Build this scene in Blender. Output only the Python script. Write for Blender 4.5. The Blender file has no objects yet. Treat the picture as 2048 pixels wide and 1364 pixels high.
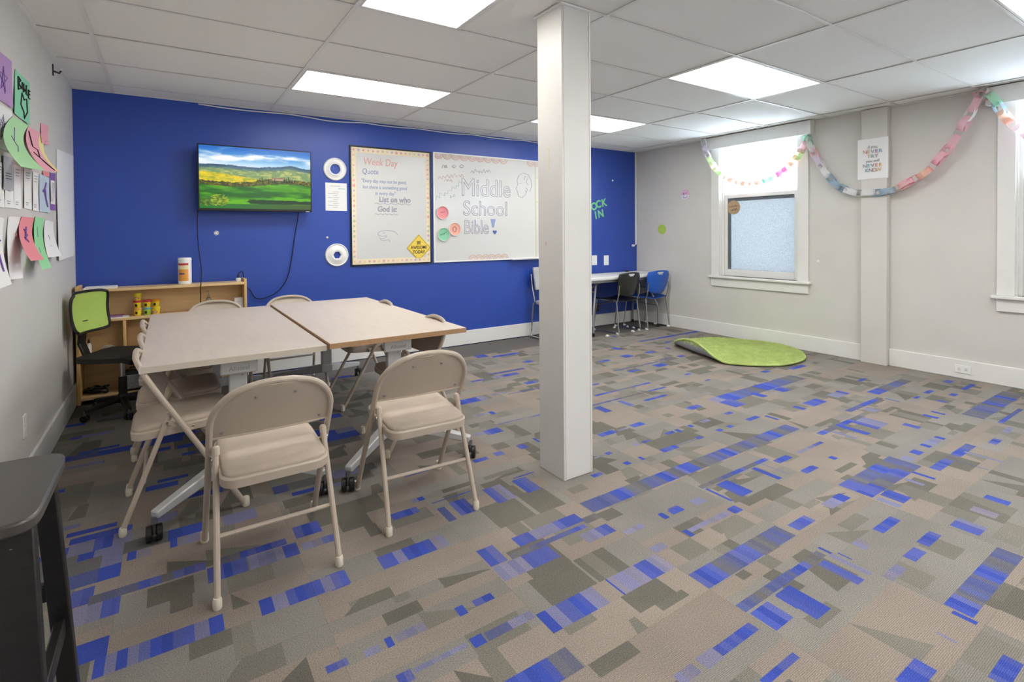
import bpy, math, random
import numpy as np
from mathutils import Vector, Matrix
random.seed(7)
sc = bpy.context.scene
C = sc.collection
PI = math.pi
# ---------------------------------------------------------------- camera (2048 x 1364 frame)
FPX, CX, CY = 1031.40, 1003.71, 484.10
YAW, PIT, ROL, CH = 0.5747, -0.0157, -0.0079, 1.3209
XL, XR, YB, YF, ZC = -0.636, 5.942, 5.430, -1.90, 2.531
GX, GY, GS = -0.3646, 3.9381, 0.6096          # ceiling grid origin and 2 ft module
_r = Vector((math.cos(YAW), -math.sin(YAW), 0)); _f = Vector((math.sin(YAW), math.cos(YAW), 0)); _u = Vector((0, 0, 1))
FW = _f*math.cos(PIT) + _u*math.sin(PIT); _u2 = _u*math.cos(PIT) - _f*math.sin(PIT)
RT = _r*math.cos(ROL) + _u2*math.sin(ROL); UP = _u2*math.cos(ROL) - _r*math.sin(ROL)
cam = bpy.data.cameras.new('camera'); co = bpy.data.objects.new('camera', cam); C.objects.link(co)
m = Matrix.Identity(4)
for i in range(3):
    m[i][0] = RT[i]; m[i][1] = UP[i]; m[i][2] = -FW[i]
m[2][3] = CH
co.matrix_world = m
cam.sensor_width = 36; cam.lens = FPX*36/2048
cam.shift_x = (1024-CX)/2048; cam.shift_y = (CY-682)/2048; cam.clip_start = 0.02
sc.camera = co
# ---------------------------------------------------------------- world, exposure
w = bpy.data.worlds.new('overcast_sky'); sc.world = w; w.use_nodes = True
bg = w.node_tree.nodes['Background']; bg.inputs[0].default_value = (0.86, 0.93, 1.0, 1); bg.inputs[1].default_value = 12.0
vs = sc.view_settings
vs.view_transform = 'Standard'; vs.look = 'None'; vs.exposure = 1.08; vs.gamma = 1.0; vs.use_curve_mapping = False
PANEL = 6.2      # radiance of the ceiling light panels
# ---------------------------------------------------------------- pixel -> place helpers
def ray(px, py): return FW + RT*((px-CX)/FPX) - UP*((py-CY)/FPX)
def onp(px, py, ax, v):
    d = ray(px, py); o = (0, 0, CH); t = (v-o[ax])/d[ax]
    return Vector((d.x*t, d.y*t, CH+d.z*t))
def FL(px, py, z=0.0): return onp(px, py, 2, z)
def BK(px, py, y=YB): return onp(px, py, 1, y)
def LW(px, py, o=0.0): return onp(px, py, 0, XL+o)
def RW(px, py, o=0.0): return onp(px, py, 0, XR-o)
def PX(p):
    d = Vector(p)-Vector((0, 0, CH)); z = d.dot(FW); return (CX+FPX*d.dot(RT)/z, CY-FPX*d.dot(UP)/z)
# ---------------------------------------------------------------- materials
def lin(c):
    return tuple((x/12.92 if x <= 0.04045 else ((x+0.055)/1.055)**2.4) for x in [v/255.0 for v in c]) + (1.0,)
MATS = {}
def mat(name, rgb, rough=0.5, metal=0.0, spec=0.5, var=0.0, vscale=8.0, bump=0.0, bscale=60.0, emit=0.0, trans=0.0, alpha=1.0, stretch=None):
    if name in MATS: return MATS[name]
    M = bpy.data.materials.new(name); M.use_nodes = True; nt = M.node_tree; N = nt.nodes; L = nt.links
    b = N['Principled BSDF']; col = lin(rgb)
    b.inputs['Base Color'].default_value = col; b.inputs['Roughness'].default_value = rough
    b.inputs['Metallic'].default_value = metal; b.inputs['Specular IOR Level'].default_value = spec
    if trans: b.inputs['Transmission Weight'].default_value = trans
    if alpha < 1: b.inputs['Alpha'].default_value = alpha
    if emit:
        b.inputs['Emission Color'].default_value = col; b.inputs['Emission Strength'].default_value = emit
    if var or bump:
        tc = N.new('ShaderNodeTexCoord'); src = tc.outputs['Object']
        if stretch:
            mp = N.new('ShaderNodeMapping'); mp.inputs['Scale'].default_value = stretch; L.new(src, mp.inputs[0]); src = mp.outputs[0]
    if var:
        n = N.new('ShaderNodeTexNoise'); n.inputs['Scale'].default_value = vscale; n.inputs['Detail'].default_value = 6; L.new(src, n.inputs['Vector'])
        r = N.new('ShaderNodeMapRange'); r.inputs[1].default_value = 0.3; r.inputs[2].default_value = 0.7; r.inputs[3].default_value = 1-var; r.inputs[4].default_value = 1+var*0.6
        L.new(n.outputs['Fac'], r.inputs[0])
        mx = N.new('ShaderNodeMix'); mx.data_type = 'RGBA'; mx.blend_type = 'MULTIPLY'; mx.inputs[0].default_value = 1
        mx.inputs[6].default_value = col; L.new(r.outputs[0], mx.inputs[7]); L.new(mx.outputs[2], b.inputs['Base Color'])
    if bump:
        n2 = N.new('ShaderNodeTexNoise'); n2.inputs['Scale'].default_value = bscale; n2.inputs['Detail'].default_value = 4; L.new(src, n2.inputs['Vector'])
        bp = N.new('ShaderNodeBump'); bp.inputs['Strength'].default_value = bump; bp.inputs['Distance'].default_value = 0.003
        L.new(n2.outputs['Fac'], bp.inputs['Height']); L.new(bp.outputs[0], b.inputs['Normal'])
    MATS[name] = M; return M
def attr_mat(name, rough=0.9, emit=0.0, carpet=False):
    M = bpy.data.materials.new(name); M.use_nodes = True; nt = M.node_tree; N = nt.nodes; L = nt.links; b = N['Principled BSDF']
    a = N.new('ShaderNodeAttribute'); a.attribute_name = 'Col'; out = a.outputs['Color']
    b.inputs['Roughness'].default_value = rough
    if carpet:
        b.inputs['Specular IOR Level'].default_value = 0.15
        tc = N.new('ShaderNodeTexCoord')
        n = N.new('ShaderNodeTexNoise'); n.inputs['Scale'].default_value = 260; n.inputs['Detail'].default_value = 3; L.new(tc.outputs['Object'], n.inputs['Vector'])
        r = N.new('ShaderNodeMapRange'); r.inputs[1].default_value = .3; r.inputs[2].default_value = .7; r.inputs[3].default_value = .68; r.inputs[4].default_value = 1.3; L.new(n.outputs['Fac'], r.inputs[0])
        m1 = N.new('ShaderNodeMix'); m1.data_type = 'RGBA'; m1.blend_type = 'MULTIPLY'; m1.inputs[0].default_value = 1; L.new(out, m1.inputs[6]); L.new(r.outputs[0], m1.inputs[7])
        n2 = N.new('ShaderNodeTexNoise'); n2.inputs['Scale'].default_value = 2.2; n2.inputs['Detail'].default_value = 5; L.new(tc.outputs['Object'], n2.inputs['Vector'])
        r2 = N.new('ShaderNodeMapRange'); r2.inputs[1].default_value = .3; r2.inputs[2].default_value = .7; r2.inputs[3].default_value = .88; r2.inputs[4].default_value = 1.1; L.new(n2.outputs['Fac'], r2.inputs[0])
        m2 = N.new('ShaderNodeMix'); m2.data_type = 'RGBA'; m2.blend_type = 'MULTIPLY'; m2.inputs[0].default_value = 1; L.new(m1.outputs[2], m2.inputs[6]); L.new(r2.outputs[0], m2.inputs[7])
        wv = N.new('ShaderNodeTexWave'); wv.bands_direction = 'Y'; wv.inputs['Scale'].default_value = 62; wv.inputs['Distortion'].default_value = .6; wv.inputs['Detail Scale'].default_value = 3
        L.new(tc.outputs['Object'], wv.inputs['Vector'])
        r3 = N.new('ShaderNodeMapRange'); r3.inputs[3].default_value = .80; r3.inputs[4].default_value = 1.1; L.new(wv.outputs['Fac'], r3.inputs[0])
        m3 = N.new('ShaderNodeMix'); m3.data_type = 'RGBA'; m3.blend_type = 'MULTIPLY'; m3.inputs[0].default_value = 1; L.new(m2.outputs[2], m3.inputs[6]); L.new(r3.outputs[0], m3.inputs[7])
        out = m3.outputs[2]
        bp = N.new('ShaderNodeBump'); bp.inputs['Strength'].default_value = .5; bp.inputs['Distance'].default_value = .003; L.new(n.outputs['Fac'], bp.inputs['Height']); L.new(bp.outputs[0], b.inputs['Normal'])
    if emit:
        b.inputs['Base Color'].default_value = (.01, .01, .01, 1); L.new(out, b.inputs['Emission Color']); b.inputs['Emission Strength'].default_value = emit
        b.inputs['Roughness'].default_value = .3
    else: L.new(out, b.inputs['Base Color'])
    MATS[name] = M; return M
# ---------------------------------------------------------------- mesh builder
class MB:
    def __init__(s): s.v = []; s.f = []; s.sm = []
    def add(s, vs, fs, smooth=False):
        o = len(s.v); s.v += [tuple(p) for p in vs]; s.f += [tuple(i+o for i in f) for f in fs]; s.sm += [smooth]*len(fs); return s
    def box(s, x0, x1, y0, y1, z0, z1):
        return s.add([(x0,y0,z0),(x1,y0,z0),(x1,y1,z0),(x0,y1,z0),(x0,y0,z1),(x1,y0,z1),(x1,y1,z1),(x0,y1,z1)],
                     [(0,3,2,1),(4,5,6,7),(0,1,5,4),(1,2,6,5),(2,3,7,6),(3,0,4,7)])
    def cbox(s, c, d): return s.box(c[0]-d[0]/2, c[0]+d[0]/2, c[1]-d[1]/2, c[1]+d[1]/2, c[2]-d[2]/2, c[2]+d[2]/2)
    def hexa(s, p): return s.add(p, [(0,3,2,1),(4,5,6,7),(0,1,5,4),(1,2,6,5),(2,3,7,6),(3,0,4,7)])
    def beam(s, a, b, wa, wb, up=(0,0,1)):
        a = Vector(a); b = Vector(b); d = (b-a).normalized(); x = d.cross(Vector(up)).normalized(); y = x.cross(d).normalized()
        P = []
        for p, (w_, h_) in ((a, wa), (b, wb)):
            P += [p-x*w_/2-y*h_/2, p+x*w_/2-y*h_/2, p+x*w_/2+y*h_/2, p-x*w_/2+y*h_/2]
        return s.hexa(P)
    def tube(s, path, r, n=10, closed=False, caps=True, flat=None):
        P = [Vector(p) for p in path]; k = len(P); R = r if isinstance(r, (list, tuple)) else [r]*k
        vs = []; fs = []; ref = None
        for i in range(k):
            t = (P[(i+1) % k]-P[(i-1) % k]) if closed else (P[min(i+1, k-1)]-P[max(i-1, 0)])
            t = t.normalized() if t.length > 1e-9 else Vector((0, 0, 1))
            if ref is None:
                ref = Vector((0, 0, 1)) if abs(t.z) < .9 else Vector((1, 0, 0))
            x = (ref - t*ref.dot(t)); x = x.normalized() if x.length > 1e-6 else t.orthogonal().normalized()
            y = t.cross(x); ref = x
            for j in range(n):
                a = 2*PI*j/n; fx = flat or 1.0
                vs.append(P[i]+x*(math.cos(a)*R[i])+y*(math.sin(a)*R[i]*fx))
        for i in range(k if closed else k-1):
            for j in range(n):
                a = i*n+j; b = i*n+(j+1) % n; c = ((i+1) % k)*n+(j+1) % n; d = ((i+1) % k)*n+j
                fs.append((a, b, c, d))
        s.add(vs, fs, True)
        if caps and not closed:
            o = len(s.v)-len(vs); s.f.append(tuple(o+j for j in reversed(range(n)))); s.sm.append(False)
            s.f.append(tuple(o+(k-1)*n+j for j in range(n))); s.sm.append(False)
        return s
    def lathe(s, prof, n=24, c=(0,0,0), ax='z', caps=True):
        vs = []; fs = []; k = len(prof)
        for (r, h) in prof:
            for j in range(n):
                a = 2*PI*j/n; x, y, z = r*math.cos(a), r*math.sin(a), h
                if ax == 'x': x, y, z = z, x, y
                elif ax == 'y': x, y, z = x, -z, y
                vs.append((c[0]+x, c[1]+y, c[2]+z))
        for i in range(k-1):
            for j in range(n): fs.append((i*n+j, i*n+(j+1) % n, (i+1)*n+(j+1) % n, (i+1)*n+j))
        s.add(vs, fs, True); o = len(s.v)-len(vs)
        if not caps: return s
        if prof[0][0] > 1e-6: s.f.append(tuple(o+j for j in reversed(range(n)))); s.sm.append(False)
        if prof[-1][0] > 1e-6: s.f.append(tuple(o+(k-1)*n+j for j in range(n))); s.sm.append(False)
        return s
    def prism(s, poly, fn0, fn1):
        n = len(poly); vs = [fn0(p) for p in poly]+[fn1(p) for p in poly]
        fs = [tuple(reversed(range(n))), tuple(range(n, 2*n))]+[(i, (i+1) % n, n+(i+1) % n, n+i) for i in range(n)]
        return s.add(vs, fs)
    def sheet(s, fn, nu, nv, th=None):
        vs = []; fs = []
        for j in range(nv+1):
            for i in range(nu+1): vs.append(fn(i/nu, j/nv))
        for j in range(nv):
            for i in range(nu):
                a = j*(nu+1)+i; fs.append((a, a+1, a+nu+2, a+nu+1))
        if th:
            n = len(vs); V = [Vector(p) for p in vs]; nv_ = []
            for j in range(nv+1):
                for i in range(nu+1):
                    g = lambda a, b: V[min(max(b, 0), nv)*(nu+1)+min(max(a, 0), nu)]
                    nn = (g(i+1, j)-g(i-1, j)).cross(g(i, j+1)-g(i, j-1))
                    nv_.append(g(i, j)-(nn.normalized() if nn.length > 1e-12 else Vector((0, 0, 1)))*th)
            vs = V+nv_; fs = fs+[tuple(reversed([q+n for q in f])) for f in fs]
            W = nu+1
            B = [i for i in range(W)]+[j*W+nu for j in range(1, nv+1)]+[nv*W+i for i in range(nu-1, -1, -1)]+[j*W for j in range(nv-1, 0, -1)]
            for q in range(len(B)):
                a, b = B[q], B[(q+1) % len(B)]; fs.append((b, a, a+n, b+n))
        return s.add(vs, fs, True)
    def build(s, name, material, parent=None, loc=None, bevel=0.0, seg=2, sharp=35):
        me = bpy.data.meshes.new(name); me.from_pydata(s.v, [], s.f); me.validate(); me.update()
        if len(me.polygons) == len(s.sm): me.polygons.foreach_set('use_smooth', s.sm)
        try: me.set_sharp_from_angle(angle=math.radians(sharp))
        except Exception: pass
        if material: me.materials.append(material if not isinstance(material, str) else MATS[material])
        o = bpy.data.objects.new(name, me); C.objects.link(o)
        if loc: o.location = loc
        if parent: o.parent = parent
        if bevel:
            b = o.modifiers.new('bevel', 'BEVEL'); b.width = bevel; b.segments = seg; b.limit_method = 'ANGLE'; b.angle_limit = math.radians(40)
        return o
def tag(o, label=None, cat=None, group=None, kind=None):
    if label: o['label'] = label
    if cat: o['category'] = cat
    if group: o['group'] = group
    if kind: o['kind'] = kind
    return o
def empty(name, loc=(0,0,0), rz=0.0):
    o = bpy.data.objects.new(name, None); C.objects.link(o); o.location = loc; o.rotation_euler = (0, 0, rz); o.empty_display_size = .05; return o
def dup(root, loc=None, rz=None, **kw):
    def cp(o, par):
        c = o.copy(); C.objects.link(c); c.parent = par
        for ch in list(o.children): cp(ch, c)
        return c
    r = cp(root, None)
    if loc: r.location = loc
    if rz is not None: r.rotation_euler = (0, 0, rz)
    tag(r, **kw); return r
def text_mesh(name, s, size, loc, material, parent=None, align='CENTER', outline=0.0, shear=0.0, tilt=0.0, sx=1.0, bold=0.0, ext=.0006, up=False):
    """lettering in the local x-z plane, facing local -y (or lying in x-y when up)"""
    cu = bpy.data.curves.new('t', 'FONT'); cu.body = s; cu.size = size; cu.align_x = align; cu.align_y = 'CENTER'; cu.shear = shear
    if outline: cu.fill_mode = 'NONE'; cu.bevel_depth = outline; cu.bevel_resolution = 0; cu.resolution_u = 4
    else: cu.extrude = ext; cu.offset = bold; cu.resolution_u = 3
    t = bpy.data.objects.new('t', cu); C.objects.link(t)
    dg = bpy.context.evaluated_depsgraph_get(); me = bpy.data.meshes.new_from_object(t.evaluated_get(dg))
    bpy.data.objects.remove(t); bpy.data.curves.remove(cu)
    M = Matrix.Translation(loc) @ (Matrix.Identity(4) if up else Matrix.Rotation(PI/2, 4, 'X')) @ Matrix.Rotation(tilt, 4, 'Z') @ Matrix.Diagonal((sx, 1, 1, 1))
    me.transform(M); me.name = name; me.materials.clear(); me.materials.append(material)
    o = bpy.data.objects.new(name, me); C.objects.link(o)
    if parent: o.parent = parent
    return o
def strokes(name, lines, r, material, parent, fn):
    for ln in lines: o = MB().tube([fn(*p) for p in ln], r, 5).build(name, material, parent)
    return o
def scribble(name, x, z, w_, h_, material, parent, y, tilt=0.0, seed=1, r=.0016):
    """illegible joined-up handwriting: one wavering pen line"""
    rnd = random.Random(seed); n = max(6, int(w_/(h_*.32))); P = []
    for k in range(n+1):
        u = -w_/2+w_*k/n+rnd.uniform(-.1, .1)*h_; v = (h_*rnd.uniform(.1, .5) if k % 2 else -h_*rnd.uniform(.1, .35))
        P.append((x+u*math.cos(tilt)-v*math.sin(tilt), y, z+u*math.sin(tilt)+v*math.cos(tilt)))
    return MB().tube(catmull(P, 3), r, 5).build(name, material, parent)
def arc(cx, cz, rx, rz, a0, a1, n=8): return [(cx+rx*math.cos(math.radians(a0+(a1-a0)*i/n)), cz+rz*math.sin(math.radians(a0+(a1-a0)*i/n))) for i in range(n+1)]
def catmull(P, n=10):
    P = [Vector(p) for p in P]; out = []
    for i in range(len(P)-1):
        p0 = P[max(i-1, 0)]; p1 = P[i]; p2 = P[i+1]; p3 = P[min(i+2, len(P)-1)]
        for k in range(n):
            t = k/n; out.append(.5*((2*p1)+(p2-p0)*t+(2*p0-5*p1+4*p2-p3)*t*t+(3*p1-p0-3*p2+p3)*t**3))
    return out+[P[-1]]
# ---------------------------------------------------------------- palette
mat('wall_grey', (212,209,204), .55, var=.04, vscale=2, bump=.05, bscale=90)
mat('wall_blue', (44,76,168), .38, spec=.5, var=.04, vscale=2, bump=.06, bscale=120)
mat('trim_white', (230,229,226), .35, var=.03, vscale=5)
mat('pillar_paint', (222,220,216), .4, var=.04, vscale=3)
mat('ceiling_tile', (244,243,240), .95, spec=.1, var=.10, vscale=220, bump=.5, bscale=260)
mat('grid_white', (240,240,238), .45)
mat('grid_tee', (232,231,228), .5)
mat('grid_shadow', (120,118,114), .8)
mat('light_panel', (255,252,246), .5, emit=PANEL)
mat('laminate', (210,197,184), .38, var=.05, vscale=5, stretch=(6,1,1))
mat('laminate_edge', (205,195,180), .5)
mat('raw_edge', (176,140,104), .75, var=.2, vscale=180)
mat('table_grey', (196,197,197), .35, metal=.2)
mat('table_dark', (105,107,112), .4, metal=.3)
mat('black_plastic', (22,22,24), .4)
mat('black_rubber', (14,14,15), .7)
mat('beige_metal', (186,172,156), .35, spec=.5)
mat('beige_plastic', (222,214,196), .5)
mat('beige_seat', (187,172,157), .85, var=.16, vscale=7, bump=.15, bscale=200)
mat('chrome', (205,205,208), .16, metal=1)
mat('steel', (160,160,165), .3, metal=1)
mat('maple', (228,194,142), .42, var=.12, vscale=3, stretch=(1,1,9))
mat('maple_edge', (222,182,120), .45, var=.08, vscale=6)
mat('black_wood', (24,23,23), .38, var=.25, vscale=10, stretch=(1,1,8), bump=.12, bscale=30)
mat('white_plastic', (236,236,234), .35)
mat('white_paper', (236,236,236), .8)
mat('board_white', (214,214,212), .18)
mat('alu', (205,207,210), .35, metal=.6)
mat('ink_black', (70,72,90), .7); mat('ink_violet', (150,146,182), .7); mat('ink_red', (222,164,160), .7); mat('ink_blue', (128,150,190), .7)
mat('ink_green', (176,206,190), .7); mat('ink_dark', (30,30,34), .7); mat('ink_purple', (120,90,165), .7); mat('ink_grey', (150,150,156), .7)
attr_mat('carpet', .95, carpet=True)
attr_mat('printed', .8)
attr_mat('screen_picture', .3, emit=.48)
# frosted window glass: scatters the daylight
def frosted(name='frosted_glass', tint=(.86, .91, .95, 1)):
    M = bpy.data.materials.new(name); M.use_nodes = True; nt = M.node_tree; N = nt.nodes; L = nt.links; N.remove(N['Principled BSDF'])
    out = N['Material Output']; tr = N.new('ShaderNodeBsdfTranslucent'); tr.inputs[0].default_value = tint
    gl = N.new('ShaderNodeBsdfGlossy'); gl.inputs['Roughness'].default_value = .25; gl.inputs[0].default_value = (.5, .55, .6, 1)
    rf = N.new('ShaderNodeBsdfTransparent'); rf.inputs[0].default_value = (.8, .86, .9, 1)
    tc = N.new('ShaderNodeTexCoord'); vo = N.new('ShaderNodeTexVoronoi'); vo.inputs['Scale'].default_value = 90; L.new(tc.outputs['Object'], vo.inputs['Vector'])
    cr = N.new('ShaderNodeMapRange'); cr.inputs[1].default_value = .1; cr.inputs[2].default_value = .6; cr.inputs[3].default_value = .72; cr.inputs[4].default_value = 1.0; L.new(vo.outputs['Distance'], cr.inputs[0])
    mc = N.new('ShaderNodeMix'); mc.data_type = 'RGBA'; mc.blend_type = 'MULTIPLY'; mc.inputs[0].default_value = 1; mc.inputs[6].default_value = tint; L.new(cr.outputs[0], mc.inputs[7]); L.new(mc.outputs[2], tr.inputs[0])
    bp = N.new('ShaderNodeBump'); bp.inputs['Strength'].default_value = .6; bp.inputs['Distance'].default_value = .002; L.new(vo.outputs['Distance'], bp.inputs['Height'])
    L.new(bp.outputs[0], tr.inputs['Normal']); L.new(bp.outputs[0], gl.inputs['Normal'])
    m1 = N.new('ShaderNodeMixShader'); m1.inputs[0].default_value = .08; L.new(tr.outputs[0], m1.inputs[1]); L.new(gl.outputs[0], m1.inputs[2])
    m2 = N.new('ShaderNodeMixShader'); m2.inputs[0].default_value = .0; L.new(m1.outputs[0], m2.inputs[1]); L.new(rf.outputs[0], m2.inputs[2])
    L.new(m2.outputs[0], out.inputs[0]); MATS[name] = M
frosted()
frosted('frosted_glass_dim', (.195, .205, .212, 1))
# mesh fabric: see-through weave
def mesh_fabric(name, rgb, a):
    M = mat(name, rgb, .7, alpha=a); return M
mesh_fabric('green_mesh', (178,205,100), .93)
# ================================================================ STRUCTURE
def struct(name, b, m_, label=None, parent=None, bevel=0):
    o = b.build(name, m_, parent, bevel=bevel)
    if not parent: o['kind'] = 'structure'
    if label: o['label'] = label
    return o
WT = .14
struct('wall_back', MB().box(XL-WT, XR+.3, YB, YB+WT, -.06, ZC+.12), 'wall_blue', 'royal blue painted wall with the whiteboards and television')
struct('wall_left', MB().box(XL-WT, XL, YF-WT, YB, -.06, ZC+.12), 'wall_grey', 'light grey wall covered in paper drawings')
struct('wall_front', MB().box(XL, XR+.3, YF-WT, YF, -.06, ZC+.12), 'wall_grey', 'light grey wall behind the viewpoint')
# right wall with two window openings and an added unseen third for daylight
WN = [(3.05, 4.03), (0.30, 1.28), (-1.50, -.52)]; WZ0, WZ1 = .765, 2.47
b = MB(); RWD = .22
b.box(XR, XR+RWD, YF, YB, -.06, WZ0); b.box(XR, XR+RWD, YF, YB, WZ1, ZC+.12)
b.box(XR, XR+RWD, YF, WN[2][0], WZ0, WZ1); b.box(XR, XR+RWD, WN[2][1], WN[1][0], WZ0, WZ1); b.box(XR, XR+RWD, WN[1][1], WN[0][0], WZ0, WZ1); b.box(XR, XR+RWD, WN[0][1], YB, WZ0, WZ1)
struct('wall_right', b, 'wall_grey', 'light grey wall with two frosted windows')
# baseboards
struct('baseboard_back', MB().box(XL, XR, YB-.018, YB, 0, .165), 'trim_white', bevel=.004)
struct('baseboard_left', MB().box(XL, XL+.018, YF, YB-.018, 0, .165), 'trim_white', bevel=.004)
PY0, PY1 = 2.175, 2.40
struct('baseboard_right', MB().box(XR-.018, XR, YF, PY0, 0, .165).box(XR-.018, XR, PY1, YB-.018, 0, .165), 'trim_white', bevel=.004)
struct('trim_1', MB().box(XR-.07, XR, PY0, PY1, 0, ZC), 'wall_grey', 'grey boxed pilaster on the right wall between the windows', bevel=.004)
# pillar
b = MB().box(1.752, 1.958, 2.114, 2.326, 0, ZC)
pil = struct('pillar', b, 'pillar_paint', 'square off-white boxed column standing in the room', bevel=.003)
MB().box(1.765, 1.768, 2.1115, 2.1145, 0, ZC).build('joint_strip', 'trim_white', pil)
MB().box(1.944, 1.947, 2.1115, 2.1145, 0, ZC).build('joint_strip', 'trim_white', pil)
MB().box(1.738, 1.972, 2.10, 2.34, ZC-.008, ZC).build('ceiling_collar', 'grid_white', pil)
mat('smudge_yellow', (222,214,180), .6); mat('smudge_pink', (222,190,190), .6)
for (px, py, w_, h_, c) in ((1095,298,.02,.006,'smudge_yellow'),(1098,320,.005,.12,'smudge_yellow'),(1092,487,.016,.02,'smudge_pink')):
    p = onp(px, py, 0, 1.752)
    MB().box(1.7512, 1.7525, p.y-w_/2, p.y+w_/2, p.z-h_/2, p.z+h_/2).build('paint_mark', c, pil)
# ---------------------------------------------------------------- ceiling grid
ceil = struct('ceiling', MB().box(XL-WT, XR+.3, YF-WT, YB+WT, ZC+.05, ZC+.12), 'grid_shadow', 'white suspended tile ceiling')
TEE = .0115
xs = [XL]+[GX+GS*i for i in range(0, 11, 2)]+[XR]
ys = [YF]+[GY+GS*j for j in range(-9, 3)]+[YB]
PANELS = {(2,0):4, (6,0):8, (6,-3):8, (2,-3):3, (6,-6):8, (2,-6):4, (2,-9):4, (6,-9):8}     # (i, j) -> end i
def idx(v, o): return round((v-o)/GS)
lamp_cells = []
for (i, j), i1 in PANELS.items(): lamp_cells.append((GX+GS*i, GX+GS*i1, GY+GS*j, GY+GS*(j+1)))
tile_mesh = {}
for a in range(len(xs)-1):
    for c in range(len(ys)-1):
        x0, x1, y0, y1 = xs[a], xs[a+1], ys[c], ys[c+1]
        cells = [(x0, x1)]
        for (lx0, lx1, ly0, ly1) in lamp_cells:
            if abs(ly0-y0) < .05 and lx0 > x0-.05 and lx1 < x1+.05:
                cells = [] if lx1 > x1-.05 else [(lx1, x1)]
        for (u0, u1) in cells:
            sx, sy = round(u1-u0-.010, 4), round(y1-y0-.010, 4); dz = .005+random.random()*.0015
            b = MB().box(-sx/2, sx/2, -sy/2, sy/2, 0, .016)
            if (sx, sy) not in tile_mesh:
                o = b.build('ceiling_tile', 'ceiling_tile', ceil); tile_mesh[(sx, sy)] = o.data
            else:
                o = bpy.data.objects.new('ceiling_tile', tile_mesh[(sx, sy)]); C.objects.link(o); o.parent = ceil
            o.location = ((u0+u1)/2, (y0+y1)/2, ZC+dz)
for x in xs[1:-1]: MB().box(x-TEE, x+TEE, YF, YB, ZC-.001, ZC+.0025).build('grid_bar', 'grid_tee', ceil)
for y in ys[1:-1]:
    for a in range(len(xs)-1): MB().box(xs[a]+TEE, xs[a+1]-TEE, y-TEE*.8, y+TEE*.8, ZC-.0005, ZC+.0025).build('grid_bar', 'grid_tee', ceil)
x3 = GX+GS*3; MB().box(x3-TEE, x3+TEE, GY-GS*3, GY-GS*2, ZC-.0005, ZC+.0025).build('grid_bar', 'grid_tee', ceil)
for nm, bx in (('a', (XL, XL+.022, YF, YB)), ('b', (XL, XR, YB-.022, YB)), ('c', (XR-.022, XR, YF, YB)), ('d', (XL, XR, YF, YF+.022))):
    MB().box(bx[0], bx[1], bx[2], bx[3], ZC-.002, ZC+.003).build('wall_angle', 'grid_white', ceil)
# ---------------------------------------------------------------- floor: carpet tiles
floor = struct('floor', MB().box(XL-WT, XR+.3, YF-WT, YB+WT, -.06, -.009), mat('subfloor', (96,92,88), .9), 'floor of patterned grey and blue carpet tiles')
PAL = {'B': (62,80,166), 'b': (84,92,140), 'v': (120,120,152), 'p': (122,118,109), 't': (143,132,122), 'g': (134,130,123), 'o': (107,104,95), 'd': (104,102,102), 'w': (176,170,162)}
PALL = {k: lin(v)[:3] for k, v in PAL.items()}
def jitter(k, a=.06):
    c = PALL[k]; f = 1+random.uniform(-a, a); return tuple(x*f for x in c)
CROPS = {1:(100,1050,3.413), 2:(650,1000,3.413), 3:(1150,1000,3.747), 4:(1550,950,3.295), 5:(1180,800,4.6545), 6:(1560,740,4.197), 7:(1180,650,4.6545), 8:(700,660,3.41)}
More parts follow.
